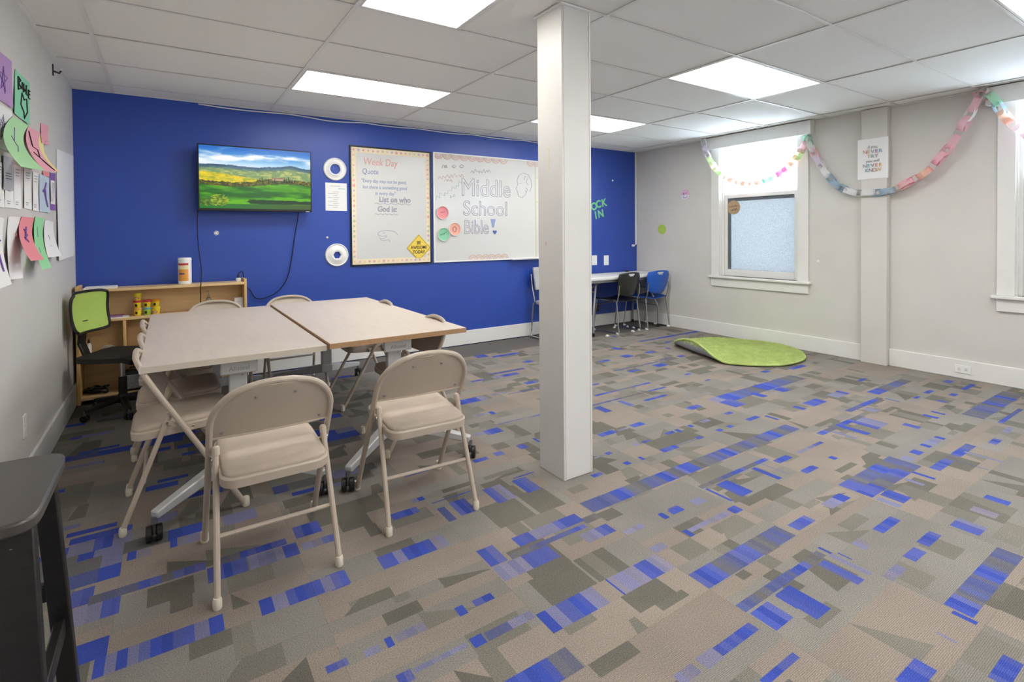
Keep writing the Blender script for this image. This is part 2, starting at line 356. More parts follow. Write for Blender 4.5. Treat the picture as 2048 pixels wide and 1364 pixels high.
# each entry: crop, left vertex, right vertex of an axis-aligned block of the pattern, then its colour slices along x
TRACE = """1 150 460 285 530 B1
1 165 575 470 600 v6 B4
1 270 490 1065 300 d2 b2 B2 d1 B3
1 1070 300 1360 310 B1
1 1350 220 1710 195 v7 B3
1 1150 230 1620 130 d3 B7
1 140 130 550 110 v4 B3 v3
1 140 100 560 30 B1
1 530 190 690 200 B3 v5
1 820 100 1060 90 B2 v8
1 1650 20 1860 40 B1
1 1710 130 1960 100 v6 B4
2 0 520 170 575 B1
2 1030 350 1250 410 B1
2 1250 375 1790 185 d3 b4 B2
2 1740 130 1890 120 d1
2 1150 310 1770 140 t2 B2 v3 B3
2 1140 465 1610 385 v5 B5
2 1730 240 1990 210 v5 B4
2 0 1140 165 1120 B1
2 260 1030 390 1030 v1
2 400 950 480 990 B1
2 470 920 700 880 v1
2 880 740 980 770 B1
2 1000 690 1160 670 B1
2 480 1200 620 1220 B1
2 600 1150 980 1000 v1
2 980 950 1110 970 B1
2 1080 910 1440 800 b1 v1
3 1200 790 1686 560 b2 d3 b5
3 1310 850 1640 880 B1
3 1500 720 1686 800 B1
3 1030 1110 1380 970 B1
3 730 1320 950 1290 v1
3 900 1190 1120 1180 v1
3 1380 1350 1686 1180 B1
3 620 105 710 130 B1
3 690 70 820 70 B1
3 350 235 530 200 v1
3 800 235 900 260 B1
3 840 220 1140 110 v1
3 1140 65 1260 75 B1
3 550 360 700 350 v1
3 60 20 320 20 b1
4 80 330 270 300 B1
4 300 190 500 150 v6 B4
4 0 360 130 400 b1
4 640 355 830 300 B1
4 500 450 640 460 v1
4 280 480 380 515 B1
4 180 560 340 530 d1
4 90 630 250 600 B1
4 0 680 90 700 b1
4 0 790 370 880 B1
4 410 515 510 555 B1
4 350 530 640 645 v1
4 280 590 590 690 B1
4 840 535 1000 510 B1
4 700 665 870 620 v1
4 930 440 1100 400 B1
4 1150 330 1400 350 B2 v1
4 1280 230 1480 260 v1
4 1370 150 1560 180 B1
4 1110 850 1641 540 B2 d1 b3 B2 d2 b2
4 1160 910 1340 970 B1
4 1060 1040 1200 1100 v1
4 790 1350 1070 1290 B1
4 1400 1330 1641 1250 B1
4 690 130 900 150 B1
4 660 160 840 200 v1
6 1250 820 1650 640 B4 d2 B3 b2
6 1620 635 1910 710 B1
6 1540 690 1880 770 v1
6 1470 760 1760 840 B1
6 1100 860 1310 910 B1
6 1040 920 1220 960 v1
6 1520 370 2048 210 d2 b2 d1 B1 b1 d1 B1 d2
6 1820 440 2048 330 B4 b6
6 300 530 720 390 B2 d3 B4 d3
6 500 480 765 530 B1
6 430 520 650 570 v1
6 600 440 915 450 B1 v2
6 725 185 1110 95 B3 d3 b3 d2
6 540 340 870 240 b3 B3 d1
6 880 240 1010 265 B1
6 690 330 840 335 v1
6 170 850 330 820 B1
6 0 760 100 735 B1
6 400 735 490 740 B1
6 130 690 370 610 v2 B1
6 580 635 660 660 B1
6 1020 460 1190 480 B1
6 1190 380 1340 400 B1
6 1260 350 1395 370 B1
6 1170 630 1280 640 B1
6 1290 565 1395 575 B1
6 1200 610 1370 590 v1
6 1080 690 1210 690 B1
6 1000 740 1150 740 v1
6 1310 260 1410 265 B1
6 1510 160 1650 125 B1
6 1360 100 1465 95 B1
6 1200 190 1300 175 B1
6 1110 235 1185 225 B1
6 1410 210 1500 205 B1
6 1740 610 1870 590 B1
6 1850 520 1970 490 v1
6 640 90 740 75 B1
6 180 280 400 265 B1
6 100 310 225 325 B1
6 390 210 580 200 v1
6 460 180 590 195 B1
5 1000 805 1670 555 d3 b2 B2 d2 B2
5 1170 790 1520 850 B1
5 1070 830 1330 935 B1
5 1500 640 1790 725 B1
5 1600 590 1840 690 v1
5 1700 565 1890 535 B1
5 1960 655 2100 630 B1
5 630 1070 745 1090 B1
5 720 1035 885 1020 B1
5 920 940 1090 940 v1
5 1270 1020 1425 1020 B1
5 1100 1110 1320 1060 v1
5 0 700 130 690 B1
5 300 585 390 590 B1
5 640 465 835 440 B1
5 800 420 1000 360 v1
5 965 350 1065 350 B1
5 440 535 520 550 B1
5 690 310 800 300 B1
5 780 280 865 290 B1
5 470 390 570 380 B1
5 390 415 480 415 v1
5 130 495 215 495 B1
5 30 540 130 520 v1
5 60 320 260 300 B1
5 360 235 520 225 B1
5 250 280 370 260 v1
5 1160 280 1250 280 B1
5 1260 245 1350 245 B1
5 1440 180 1590 160 B1
5 1620 150 1765 180 B1
5 1240 125 1340 120 B1
5 900 240 975 245 B1
5 1010 200 1130 190 v1
5 880 75 1050 60 B1
7 1090 690 2010 500 v1 B2 b2 d1 B2 b2 d2
7 1200 720 1460 735 B1
7 1480 640 1660 660 B1
7 1700 600 1880 600 B1
7 30 655 570 540 B3 b2 d2 b2 B2
7 10 745 715 580 b3 d3 B2
7 490 700 730 655 B1
7 250 710 420 745 B1
7 30 770 210 800 B1
7 550 320 850 260 d1
7 640 330 760 310 B1
7 500 255 620 250 B1
7 270 290 420 290 B1
7 60 340 200 330 B1
7 180 215 310 225 B1
7 440 150 1040 60 b2 B2 b1 B2
7 210 425 640 345 b1 d1 b1
7 340 430 480 420 B1
7 570 375 740 370 B1
7 870 460 950 455 B1
7 1060 515 1130 510 B1
7 1580 435 1690 430 B1
7 1840 405 2025 380 B1
7 800 290 900 290 B1
7 680 160 760 160 B1
7 690 215 760 220 B1
7 190 105 270 110 B1
7 10 555 95 550 B1
8 670 1180 870 1230 B1
8 555 1180 830 1100 b1 B1
8 590 1220 730 1290 b1
8 900 1090 1140 1140 B1 v1
8 1100 1030 1310 1080 B1
8 1110 1010 1260 970 B1
8 370 1000 570 950 B1
8 830 890 950 880 B1
8 970 840 1060 845 B1
8 900 690 1050 690 B1
8 830 710 920 710 v1
8 940 560 1000 570 B1
8 830 585 950 570 v1
8 990 650 1180 600 B1
8 1190 600 1300 580 v1 B1
8 1130 790 1220 800 B1
8 1240 740 1300 760 B1
8 700 490 950 470 B3 v1
8 960 450 1060 420 v1
8 1080 440 1300 390 b1 B2
8 960 320 1160 300 v1 B2
8 820 350 920 340 B1
8 940 300 1200 265 b1
8 960 180 1160 160 B1
8 820 170 950 180 B1
8 900 90 1000 95 B1
8 1180 360 1290 355 B1
8 1170 215 1260 215 B1
8 270 1260 480 1240 B1
8 410 1160 515 1155 v1 B1"""
polys = []                                    # (list of xy corners, linear colour)
def rect(x0, x1, y0, y1, k, a=.06): polys.append(([(x0,y0),(x1,y0),(x1,y1),(x0,y1)], jitter(k, a)))
def sliced(x0, x1, y0, y1, sl):
    tot = sum(q for _, q in sl); x = x0
    for k, q in sl:
        w_ = (x1-x0)*q/tot
        if k in 'Bbvd' and w_ > .045:           # a few fine bars inside each block, as the yarn dye shows
            n = max(2, int(w_/.028)); 
            for i in range(n):
                q_ = random.choice((0, 0, .12, .3))+(.25*random.random() if i in (0, n-1) else 0); o2 = {'B': 'v', 'b': 'd', 'v': 't', 'd': 'b'}[k]
                ca_, cb_ = jitter(k, .14), PALL[o2]; col_ = tuple(a_*(1-q_)+b_*q_ for a_, b_ in zip(ca_, cb_))
                polys.append(([(x+w_*i/n,y0),(x+w_*(i+1)/n,y0),(x+w_*(i+1)/n,y1),(x+w_*i/n,y1)], col_))
        else: rect(x, x+w_, y0, y1, k)
        x += w_
TX0, TY0, TP = 1.05, 1.17, .6135
nx0, nx1 = -3, 8; ny0, ny1 = -5, 6
traced_rects = []
for ln in TRACE.split('\n'):
    t = ln.split(); cx_, cy_, s_ = CROPS[int(t[0])]
    a = FL(cx_+float(t[1])/s_, cy_+float(t[2])/s_); c = FL(cx_+float(t[3])/s_, cy_+float(t[4])/s_)
    x0, x1 = sorted((a.x, c.x)); y0, y1 = sorted((a.y, c.y))
    if y1-y0 > .3: y0 = y1-.12
    traced_rects.append((x0, x1, y0, y1, [(q[0], float(q[1:])) for q in t[5:]]))
rects_all = traced_rects + [
    (-.212, .565, 1.945, 2.035, [('B',.03),('v',.03),('B',.03),('v',.03),('B',.16),('v',.045),('B',.045),('t',.12),('B',.045),('v',.05),('B',.13),('v',.04),('B',.06)]),
    (.697, .99, 1.95, 2.04, [('B',.065),('v',.04),('B',.13),('v',.06)]),
    (1.05, 1.665, 1.325, 1.425, [('B',.04),('v',.045),('B',.115),('v',.06),('t',.07),('B',.008),('v',.145),('B',.07),('v',.065)]),
    (.70, 1.046, 1.17, 1.262, [('B',.27),('d',.076)]),
    (1.665, 2.272, 1.175, 1.268, [('B',.22),('d',.11),('b',.09),('B',.18),('d',.2),('b',.2)]),
    (1.67, 3.532, 1.80, 1.90, [('b',.11),('B',.06),('d',.07),('b',.07),('B',.05),('d',.04),('B',.07),('d',.09),('b',.07),('B',.05),('d',.05),('b',.06),('d',.06),('b',.06),('B',.05),('d',.05),('b',.06)]),
    (2.91, 3.53, 1.21, 1.292, [('B',.12),('d',.12),('b',.14),('B',.12),('d',.1),('b',.1)]),
    (2.91, 3.53, 1.135, 1.21, [('B',.2),('d',.12),('b',.12),('B',.14),('d',.08),('b',.1)])]
def in_zone(x, y):                            # where the photograph shows the floor openly, so the traced blocks rule
    u, v = PX((x, y, 0)) if (x*FW.x+y*FW.y) > .3 else (-999, 9999)
    return (u > 690 and 640 < v < 1500) or (100 < u and 1060 < v < 1500)
base = []
for i in range(nx0, nx1):
    for j in range(ny0, ny1):
        X0 = TX0+TP*i; Y0 = TY0+TP*j; y = Y0
        while y < Y0+TP-.01:
            h = random.choice((.06, .09, .1, .15, .2)); h = min(h, Y0+TP-y)
            if Y0+TP-(y+h) < .05: h = Y0+TP-y
            k = random.choice('ttgg'); polys.append(([(X0,y),(X0+TP,y),(X0+TP,y+h),(X0,y+h)], jitter(k, .05)))
            if h > .055 and random.random() < .85:
                for q in range(random.choice((1, 2, 2, 3))):
                    xa = X0+random.uniform(0, TP-.2); wd = random.uniform(.05, .22); sh = random.choice((0, 0, .05, -.07, .1)); kk = random.choice('oopp')
                    r_ = random.random()
                    if r_ < .16: P = [(xa,y),(xa+wd,y),(xa+(wd if sh > 0 else 0),y+h)]
                    elif r_ < .36: P = [(xa,y),(xa+wd,y),(xa+wd,y+h),(xa+wd*.4,y+h)]
                    else:
                        q0 = y+h*random.choice((0, 0, .4)); P = [(xa,q0),(xa+wd,q0),(xa+wd,y+h),(xa,y+h)]
                    polys.append((P, jitter(kk, .08)))
            if not in_zone(X0+TP/2, y+h/2):
                r_ = random.random()
                if r_ < .42 and h < .12: 
                    xa = X0
                    while xa < X0+TP-.02:
                        wd = min(random.uniform(.05, .16), X0+TP-xa); rect(xa, xa+wd, y, y+h, random.choice('BBbdvt'), .12); xa += wd
                elif r_ < .75:
                    for q in range(2):
                        xa = X0+random.uniform(0, TP-.2); wd = random.uniform(.05, .18); y2 = y+random.choice((0, .02)); hh = min(h, random.choice((.04, .06)))
                        if y2+hh <= y+h+.001: rect(xa, xa+wd, y2, y2+hh, random.choice('BBv'), .1)
            y += h
for r_ in rects_all: sliced(*r_)
# soft lavender and tan marks round the traced blocks
def split(P, a, c):
    ins, out = [], []; n = len(P); nx, ny = -(c[1]-a[1]), (c[0]-a[0])
    D = [(p[0]-a[0])*nx+(p[1]-a[1])*ny for p in P]
    for i in range(n):
        p, q, d, e = P[i], P[(i+1) % n], D[i], D[(i+1) % n]
        if d >= -1e-9: ins.append(p)
        if d <= 1e-9: out.append(p)
        if (d > 1e-9 and e < -1e-9) or (d < -1e-9 and e > 1e-9):
            t = d/(d-e); m_ = (p[0]+(q[0]-p[0])*t, p[1]+(q[1]-p[1])*t); ins.append(m_); out.append(m_)
    return ins, out
def area(P): return .5*sum(P[i][0]*P[(i+1) % len(P)][1]-P[(i+1) % len(P)][0]*P[i][1] for i in range(len(P)))
def bb(P): xs_ = [p[0] for p in P]; ys_ = [p[1] for p in P]; return min(xs_), max(xs_), min(ys_), max(ys_)
PB = []
for P, c in polys:
    if abs(area(P)) < 1e-6: continue
    if area(P) < 0: P = P[::-1]
    PB.append((P, c, bb(P)))
for i in range(nx0, nx1):
    for j in range(ny0, ny1):
        X0 = max(TX0+TP*i, XL)+.0002; X1 = min(TX0+TP*(i+1), XR)-.0002; Y0 = max(TY0+TP*j, YF)+.0002; Y1 = min(TY0+TP*(j+1), YB)-.0002
        if X1-X0 < .02 or Y1-Y0 < .02: continue
        cur = [([(X0,Y0),(X1,Y0),(X1,Y1),(X0,Y1)], PALL['t'])]
        for P, c, (a0, a1, b0, b1) in PB:
            if a1 <= X0 or a0 >= X1 or b1 <= Y0 or b0 >= Y1: continue
            new = []; hit = []
            for Q, qc in cur:
                q0, q1, q2, q3 = bb(Q)
                if a1 <= q0+1e-7 or a0 >= q1-1e-7 or b1 <= q2+1e-7 or b0 >= q3-1e-7: new.append((Q, qc)); continue
                R_ = Q
                for k in range(len(P)):
                    R_, o_ = split(R_, P[k], P[(k+1) % len(P)])
                    if len(o_) > 2 and area(o_) > 1e-8: new.append((o_, qc))
                    if len(R_) < 3 or area(R_) < 1e-8: R_ = None; break
                if R_: hit.append((R_, c))
            cur = new+hit
        mx_, my_ = (X0+X1)/2, (Y0+Y1)/2
        vs_, fs_, cs_ = [], [], []
        for Q, qc in cur:
            o_ = len(vs_); vs_ += [(p[0]-mx_, p[1]-my_, 0.0) for p in Q]; fs_.append(tuple(range(o_, o_+len(Q)))); cs_.append(qc)
        o_ = len(vs_); hx, hy = (X1-X0)/2, (Y1-Y0)/2
        vs_ += [(-hx,-hy,0),(hx,-hy,0),(hx,hy,0),(-hx,hy,0),(-hx,-hy,-.009),(hx,-hy,-.009),(hx,hy,-.009),(-hx,hy,-.009)]
        for q in ((0,4,5,1),(1,5,6,2),(2,6,7,3),(3,7,4,0)): fs_.append(tuple(o_+t for t in q)); cs_.append(PALL['d'])
        me = bpy.data.meshes.new('carpet_tile'); me.from_pydata(vs_, [], fs_)
        ca = me.color_attributes.new('Col', 'FLOAT_COLOR', 'CORNER'); arr = []
        for f_, c in zip(fs_, cs_): arr += list(c+(1.0,))*len(f_)
        ca.data.foreach_set('color', arr); me.materials.append(MATS['carpet'])
        o = bpy.data.objects.new('carpet_tile', me); C.objects.link(o); o.parent = floor; o.location = (mx_, my_, 0)
# ---------------------------------------------------------------- windows
def window(n, y0, y1, label):
    W = bpy.data.objects.new('window_%d' % n, None); C.objects.link(W); W['kind'] = 'structure'; W['label'] = label; W.location = (XR, (y0+y1)/2, 0)
    h = (y1-y0)/2; z0, z1 = WZ0, WZ1; cw = .115
    zm = 1.775
    MB().box(-.02, 0, h, h+cw, z0, z1).build('casing', 'trim_white', W, bevel=.003)
    MB().box(-.02, 0, -h-cw, -h, z0, z1).build('casing', 'trim_white', W, bevel=.003)
    MB().box(-.055, .06, -h-cw-.03, h+cw+.03, z0-.028, z0).build('sill', 'trim_white', W, bevel=.006)
    MB().box(-.022, 0, -h-cw, h+cw, z0-.135, z0-.028).build('apron', 'trim_white', W, bevel=.003)
    MB().box(0, .2, h-.012, h, z0, z1).box(0, .2, -h, -h+.012, z0, z1).box(.0, .2, -h, h, z1-.01, z1).build('jamb', 'trim_white', W)
    MB().box(.03, .045, h-.035, h-.012, z0, z1).box(.03, .045, -h+.012, -h+.035, z0, z1).build('stop_bead', 'trim_white', W)
    st = .058
    def sash(nm, x, za, zb, bot, top, glass='frosted_glass'):
        S = MB().box(x, x+.04, h-.013-st, h-.013, za, zb).box(x, x+.04, -h+.013, -h+.013+st, za, zb).box(x, x+.04, -h+.013+st, h-.013-st, za, za+bot).box(x, x+.04, -h+.013+st, h-.013-st, zb-top, zb).build(nm, 'trim_white', W, bevel=.003)
        MB().box(x+.024, x+.030, -h+.013+st-.004, h-.013-st+.004, za+bot-.004, zb-top+.004).build('pane', glass, S)
        return S
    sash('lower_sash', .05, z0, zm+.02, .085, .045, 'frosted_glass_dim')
    mat('pane_shade', (96,104,112), .6)
    MB().box(.066, .073, h-.013-st-.04, h-.013-st, z0+.085, zm-.025).build('shade_strip', 'pane_shade', W); MB().box(.066, .073, -h+.013+st, h-.013-st-.04, zm-.065, zm-.025).build('shade_strip', 'pane_shade', W)  # flat grey strips standing in for shade behind the frosted lower pane
    sash('upper_sash', .10, zm-.025, z1, .045, .06)
    mat('blind_wrinkle', (214,218,226), .6)
    return W
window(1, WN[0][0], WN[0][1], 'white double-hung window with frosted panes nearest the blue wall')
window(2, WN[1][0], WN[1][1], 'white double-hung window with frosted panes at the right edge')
window(3, WN[2][0], WN[2][1], 'unseen white double-hung window added beyond the right edge for daylight')  # unseen window, added so more daylight reaches the ceiling
def valance(y0, y1, label):
    root = empty('window_valance', (XR, (y0+y1)/2, 2.38)); h = (y1-y0)/2; top = ZC-2.38-.004
    MB().box(-.10, -.085, -h, h, 0, top).build('front_board', 'trim_white', root, bevel=.003)
    for s in (-1, 1): MB().box(-.085, -.001, s*h-(.015 if s > 0 else 0), s*h+(.015 if s < 0 else 0), 0, top).build('end_board', 'trim_white', root, bevel=.002)
    MB().box(-.085, -.001, -h+.015, h-.015, top-.012, top).build('top_board', 'trim_white', root)
    tag(root, label, 'valance', 'window valance boxes')
valance(2.875, 4.225, 'white boxed valance over the whole frosted window')
valance(.15, 1.455, 'white boxed valance at the right edge over the cut-off window')
# ---------------------------------------------------------------- ceiling lights
LBL = {(2,0):'flat white light panel in the ceiling near the television', (6,0):'flat white light panel in the ceiling half hidden behind the pillar',
       (6,-3):'flat white light panel in the ceiling before the frosted window', (2,-3):'small square light panel at the top edge left of the pillar',
       (6,-6):'flat white light panel cut off at the top right corner', (2,-6):'flat light panel above the viewpoint, left of the pillar line', (2,-9):'flat light panel behind the viewpoint along the left wall', (6,-9):'flat light panel behind the viewpoint along the right wall'}
for (i, j), i1 in PANELS.items():
    x0, x1, y0, y1 = GX+GS*i, GX+GS*i1, GY+GS*j, GY+GS*(j+1)
    root = empty('ceiling_light', ((x0+x1)/2, (y0+y1)/2, ZC)); hx, hy = (x1-x0)/2-.013, (y1-y0)/2-.012; fr = .012
    MB().box(-hx, hx, -hy, -hy+fr, -.001, .02).box(-hx, hx, hy-fr, hy, -.001, .02).box(-hx, -hx+fr, -hy+fr, hy-fr, -.001, .02).box(hx-fr, hx, -hy+fr, hy-fr, -.001, .02).build('frame', 'grid_white', root)
    MB().box(-hx+fr, hx-fr, -hy+fr, hy-fr, .002, .008).build('diffuser', 'light_panel', root)
    MB().box(-hx, hx, -hy, hy, .02, .045).build('housing', 'grid_white', root)
    tag(root, LBL[(i, j)], 'ceiling light', 'ceiling light panels')
# ================================================================ FOLDING CHAIRS
def folding_chair():
    R_ = empty('folding_chair'); hw = .222; r = .0125
    ty = lambda z: .245-.58*z
    left = [(-hw-.006*(1-z/.4 if z < .4 else 0), ty(z), z) for z in (.012, .2, .4, .55, .60)]
    top = []
    for k in range(1, 9):
        a = k/9*PI/2; x = -hw+.15*(1-math.cos(a)); z = .60+.16*math.sin(a); top.append((x, ty(z)-.0, z))
    crown = [(x, ty(z)+.004, z) for x, z in ((-.06,.766),(0,.769),(.06,.766))]
    right = [(-p[0], p[1], p[2]) for p in reversed(top)]+[(-p[0], p[1], p[2]) for p in reversed(left)]
    fr = MB().tube(left+top+crown+right, r, 10).build('frame_tube', 'beige_metal', R_)
    for s in (-1, 1):
        MB().lathe([(.0145,0),(.017,.004),(.0165,.035),(.0135,.045)], 12, (s*(hw+.006), ty(.012)+.004, 0)).build('foot_cap', 'beige_plastic', fr)
    # sheet-metal backrest, bowed, filling the top of the loop
    def back(u, v):
        z = .548+v*(.757-.548); x = (u-.5)*2
        wz = hw-.008
        if z > .60: 
            q = min(1, (z-.60)/.16); wz = hw-.15*(1-math.sqrt(max(0, 1-q*q)))-.006
        y = ty(z)-.014*(1-x*x)-.003
        return (x*wz, y, z)
    bk = MB().sheet(back, 16, 12, .004).build('backrest', 'beige_metal', R_)
    MB().tube([back(i/16, 0) for i in range(17)], .005, 6).build('rolled_edge', 'beige_metal', bk)
    for (u, v) in ((.08,.1),(.92,.1),(.3,.78),(.7,.78)):
        p = back(u, v); MB().lathe([(.006,0),(.005,.003),(0,.004)], 8, (p[0], p[1]-.001, p[2]), 'y').build('rivet', 'steel', bk)
    for s in (-1, 1):
        a = (s*.2, -.065, .505); c = (s*.214, -.245, .03)
        lg = MB().tube([a, c], .0115, 10).build('rear_leg', 'beige_metal', R_)
        MB().lathe([(.0135,0),(.0155,.004),(.0155,.03),(.0125,.04)], 12, (s*.2142, -.246, 0)).build('foot_cap', 'beige_plastic', lg)
        MB().tube([(s*.2,-.074,.482),(s*.2,-.064,.508),(s*.2,-.062,.515)], [.0145,.0145,.008], 10).build('leg_cap', 'beige_metal', lg)
        MB().beam((s*.213,-.078,.47), (s*.213,.03,.43), (.004,.018), (.004,.018)).build('hinge_link', 'beige_metal', R_)
        for q in ((s*.215,-.075,.468), (s*.215,.026,.432)): MB().lathe([(.006,-.003),(.006,.003)], 8, q, 'x').build('pivot_rivet', 'steel', R_)
    MB().tube([(-.205,-.167,.215),(.205,-.167,.215)], .0085, 8).build('rear_stretcher', 'beige_metal', R_)
    # seat pan + cushion (rounded plan)
    def rr(w_, d_, rad, n=6):
        P = []
        for (sx, sy, a0) in ((1,1,0),(-1,1,90),(-1,-1,180),(1,-1,270)):
            for k in range(n+1):
                a = math.radians(a0+90*k/n); P.append((sx*(w_-rad)+rad*math.cos(a), sy*(d_-rad)+rad*math.sin(a)))
        return P
    sy0 = -.015; tilt = lambda y: .012*(y/.2)
    b_ = MB(); rings = [(.186,.192,.06,.405),(.194,.2,.06,.409),(.196,.202,.06,.440),(.192,.198,.06,.446)]
    vs_ = []; fs_ = []; n = len(rr(.1,.1,.05))
    for (w_, d_, rad, z) in rings: vs_ += [(x, y+sy0, z+tilt(y)) for x, y in rr(w_, d_, rad)]
    for k in range(len(rings)-1): fs_ += [(k*n+i, k*n+(i+1) % n, (k+1)*n+(i+1) % n, (k+1)*n+i) for i in range(n)]
    fs_ += [tuple(reversed(range(n))), tuple((len(rings)-1)*n+i for i in range(n))]
    b_.add(vs_, fs_, True).build('seat_pan', 'beige_metal', R_)
    vs_ = []; fs_ = []; rings = [(.184,.19,.055,.445),(.186,.192,.055,.453),(.18,.186,.055,.462),(.15,.155,.05,.469),(.08,.08,.04,.472)]
    for (w_, d_, rad, z) in rings: vs_ += [(x, y+sy0, z+tilt(y)) for x, y in rr(w_, d_, rad)]
    for k in range(len(rings)-1): fs_ += [(k*n+i, k*n+(i+1) % n, (k+1)*n+(i+1) % n, (k+1)*n+i) for i in range(n)]
    fs_ += [tuple(reversed(range(n))), tuple((len(rings)-1)*n+i for i in range(n))]
    MB().add(vs_, fs_, True).build('seat_cushion', 'beige_seat', R_, sharp=60)
    for s in (-1, 1): MB().beam((s*.198,.02,.425), (s*.222,.02,.425), (.02,.012), (.02,.012)).build('seat_bracket', 'beige_metal', R_)
    return R_
G = 'beige folding chairs round the tables'
fc = folding_chair()
chairs = [((.342, 2.318), 0, 'beige padded folding chair at the near end of the left table, nearest the viewer'),
          ((1.022, 2.393), -.05, 'beige padded folding chair at the near end of the right table'),
          ((.06, 3.02), -PI/2, 'beige folding chair on the left side of the tables, nearest the viewer'),
          ((.06, 3.50), -PI/2, 'beige folding chair on the left side of the tables, middle of three'),
          ((.05, 4.06), -PI/2, 'beige folding chair on the left side of the tables, farthest'),
          ((.33, 4.80), PI, 'beige folding chair at the far end before the wooden shelf'),
          ((.92, 4.80), PI, 'beige folding chair at the far end before the blue wall'),
          ((1.315, 3.15), PI/2, 'beige folding chair on the right side of the tables, nearer the viewer'),
          ((1.325, 4.12), PI/2, 'beige folding chair on the right side of the tables, farther one')]
for k, ((x, y), rz, lb) in enumerate(chairs):
    o = fc if k == 0 else dup(fc)
    o.location = (x, y, 0); o.rotation_euler = (0, 0, rz); tag(o, lb, 'chair', G)
# ================================================================ TABLES
def flip_table(x0, x1, y0, y1, zt, raw, label):
    cx_, cy_ = (x0+x1)/2, (y0+y1)/2; R_ = empty('flip_top_table', (cx_, cy_, 0)); hx, hy = (x1-x0)/2, (y1-y0)/2; th = .03
    tp = MB().box(-hx+.002, hx-.002, -hy+.002, hy-.002, zt-th, zt).build('tabletop', 'laminate', R_, bevel=.002)
    em = 'raw_edge' if raw else 'laminate_edge'
    MB().box(-hx, hx, -hy, -hy+.002, zt-th, zt-.002).build('edge_band', em, tp); MB().box(-hx, hx, hy-.002, hy, zt-th, zt-.002).build('edge_band', em, tp)
    MB().box(-hx, -hx+.002, -hy+.002, hy-.002, zt-th, zt-.002).build('edge_band', 'raw_edge' if raw else 'laminate_edge', tp); MB().box(hx-.002, hx, -hy+.002, hy-.002, zt-th, zt-.002).build('edge_band', em, tp)
    zb = zt-th
    MB().box(-.03, .03, -hy+.2, hy-.2, zb-.05, zb-.008).build('cross_beam', 'table_dark', R_, bevel=.004)
    for s in (-1, 1):
        yc = s*(hy-.16)
        cm = 'table_grey'
        col_ = MB().box(-.042, .042, yc-.022, yc+.022, .19, zb-.01).build('column', cm, R_, bevel=.006)
        br = MB().box(-.085, .085, yc+s*.07-.012, yc+s*.07+.012, zb-.078, zb-.003).build('flip_bracket', cm, R_, bevel=.008)
        MB().box(-.05, .05, yc-.03, yc+.03, zb-.012, zb).build('mount_plate', 'table_dark', R_)
        if s < 0:
            text_mesh('lettering', 'Allsteel', .032, (0, yc-.0825, zb-.05), MATS['ink_grey'], br)
            MB().lathe([(.004,0),(.003,.002)], 8, (.02, yc-.022, zb-.10), 'y').build('screw', 'steel', col_)
        MB().box(-.05, .05, yc-.03, yc+.035, .155, .22).build('foot_hub', cm, R_, bevel=.01)
        for e in (-1, 1):
            a = Vector((e*.02, yc, .19)); c = Vector((e*(hx-.045), yc+s*.03+s*.0, .105))
            t_ = Vector((e*(hx-.05), s*(hy+.125), .112)) if True else c
            arm = MB().beam(a, t_, (.055,.07), (.042,.034)).build('foot_arm', cm, R_, bevel=.007)
            # twin-wheel caster
            ca = empty_part = MB().tube([(t_.x, t_.y, .105), (t_.x, t_.y, .075)], .012, 10).build('caster_stem', 'steel', R_)
            rot = random.uniform(-.6, .6); dx, dy = math.cos(rot), math.sin(rot)
            for q in (-1, 1):
                wb = MB().lathe([(.012,-.012),(.030,-.012),(.0345,-.009),(.0345,.009),(.030,.012),(.012,.012)], 18, (0,0,0), 'x').build('caster_wheel', 'black_plastic', ca)
                wb.location = (t_.x+dx*q*.019, t_.y+dy*q*.019, .0345); wb.rotation_euler = (0, 0, rot)
            hb = MB().tube([(0, -.03*math.cos(a_), .03*math.sin(a_)) for a_ in [PI*k/8 for k in range(9)]], .007, 6).build('caster_hood', 'black_plastic', ca)
            hb.location = (t_.x, t_.y, .042); hb.rotation_euler = (0, 0, rot)
    return tag(R_, label, 'table', 'flip-top tables pushed together')
flip_table(-.119, .705, 2.815, 4.70, .735, False, 'pale wood-look table on grey casters, the left of the pair')
flip_table(.712, 1.535, 2.78, 4.675, .747, True, 'pale wood-look table with raw brown edge, the right of the pair')
# ================================================================ BOOKSHELF
BX0, BX1, BY0, BY1, BZ = -.615, .595, 5.18, 5.405, .905
bs = empty('wooden_bookshelf', ((BX0+BX1)/2, (BY0+BY1)/2, 0)); ox, oy = bs.location.x, bs.location.y
def bsp(nm, x0, x1, y0, y1, z0, z1, m_='maple'): return MB().box(x0-ox, x1-ox, y0-oy, y1-oy, z0, z1).build(nm, m_, bs, bevel=.003)
t_ = .022
bsp('side_panel', BX0, BX0+t_, BY0, BY1, 0, BZ+.028, 'maple_edge'); bsp('side_panel', BX1-t_, BX1, BY0, BY1, 0, BZ+.028, 'maple_edge')
bsp('back_panel', BX0+t_, BX1-t_, BY1-.01, BY1, .03, BZ-.02)
bsp('top_board', BX0+t_, BX1-t_, BY0, BY1-.01, BZ-t_, BZ)
bsp('shelf', BX0+t_, BX1-t_, BY0+.004, BY1-.01, .642, .664); bsp('shelf', BX0+t_, BX1-t_, BY0+.004, BY1-.01, .346, .368)
bsp('bottom_board', BX0+t_, BX1-t_, BY0+.004, BY1-.01, .03, .052)
for x in (-.318, .12): bsp('divider', x, x+.02, BY0+.006, BY1-.01, .368, .642, 'maple_edge')
bsp('divider', -.02, 0, BY0+.006, BY1-.01, .052, .346, 'maple_edge')
tag(bs, 'low light maple bookshelf against the blue wall', 'bookshelf')
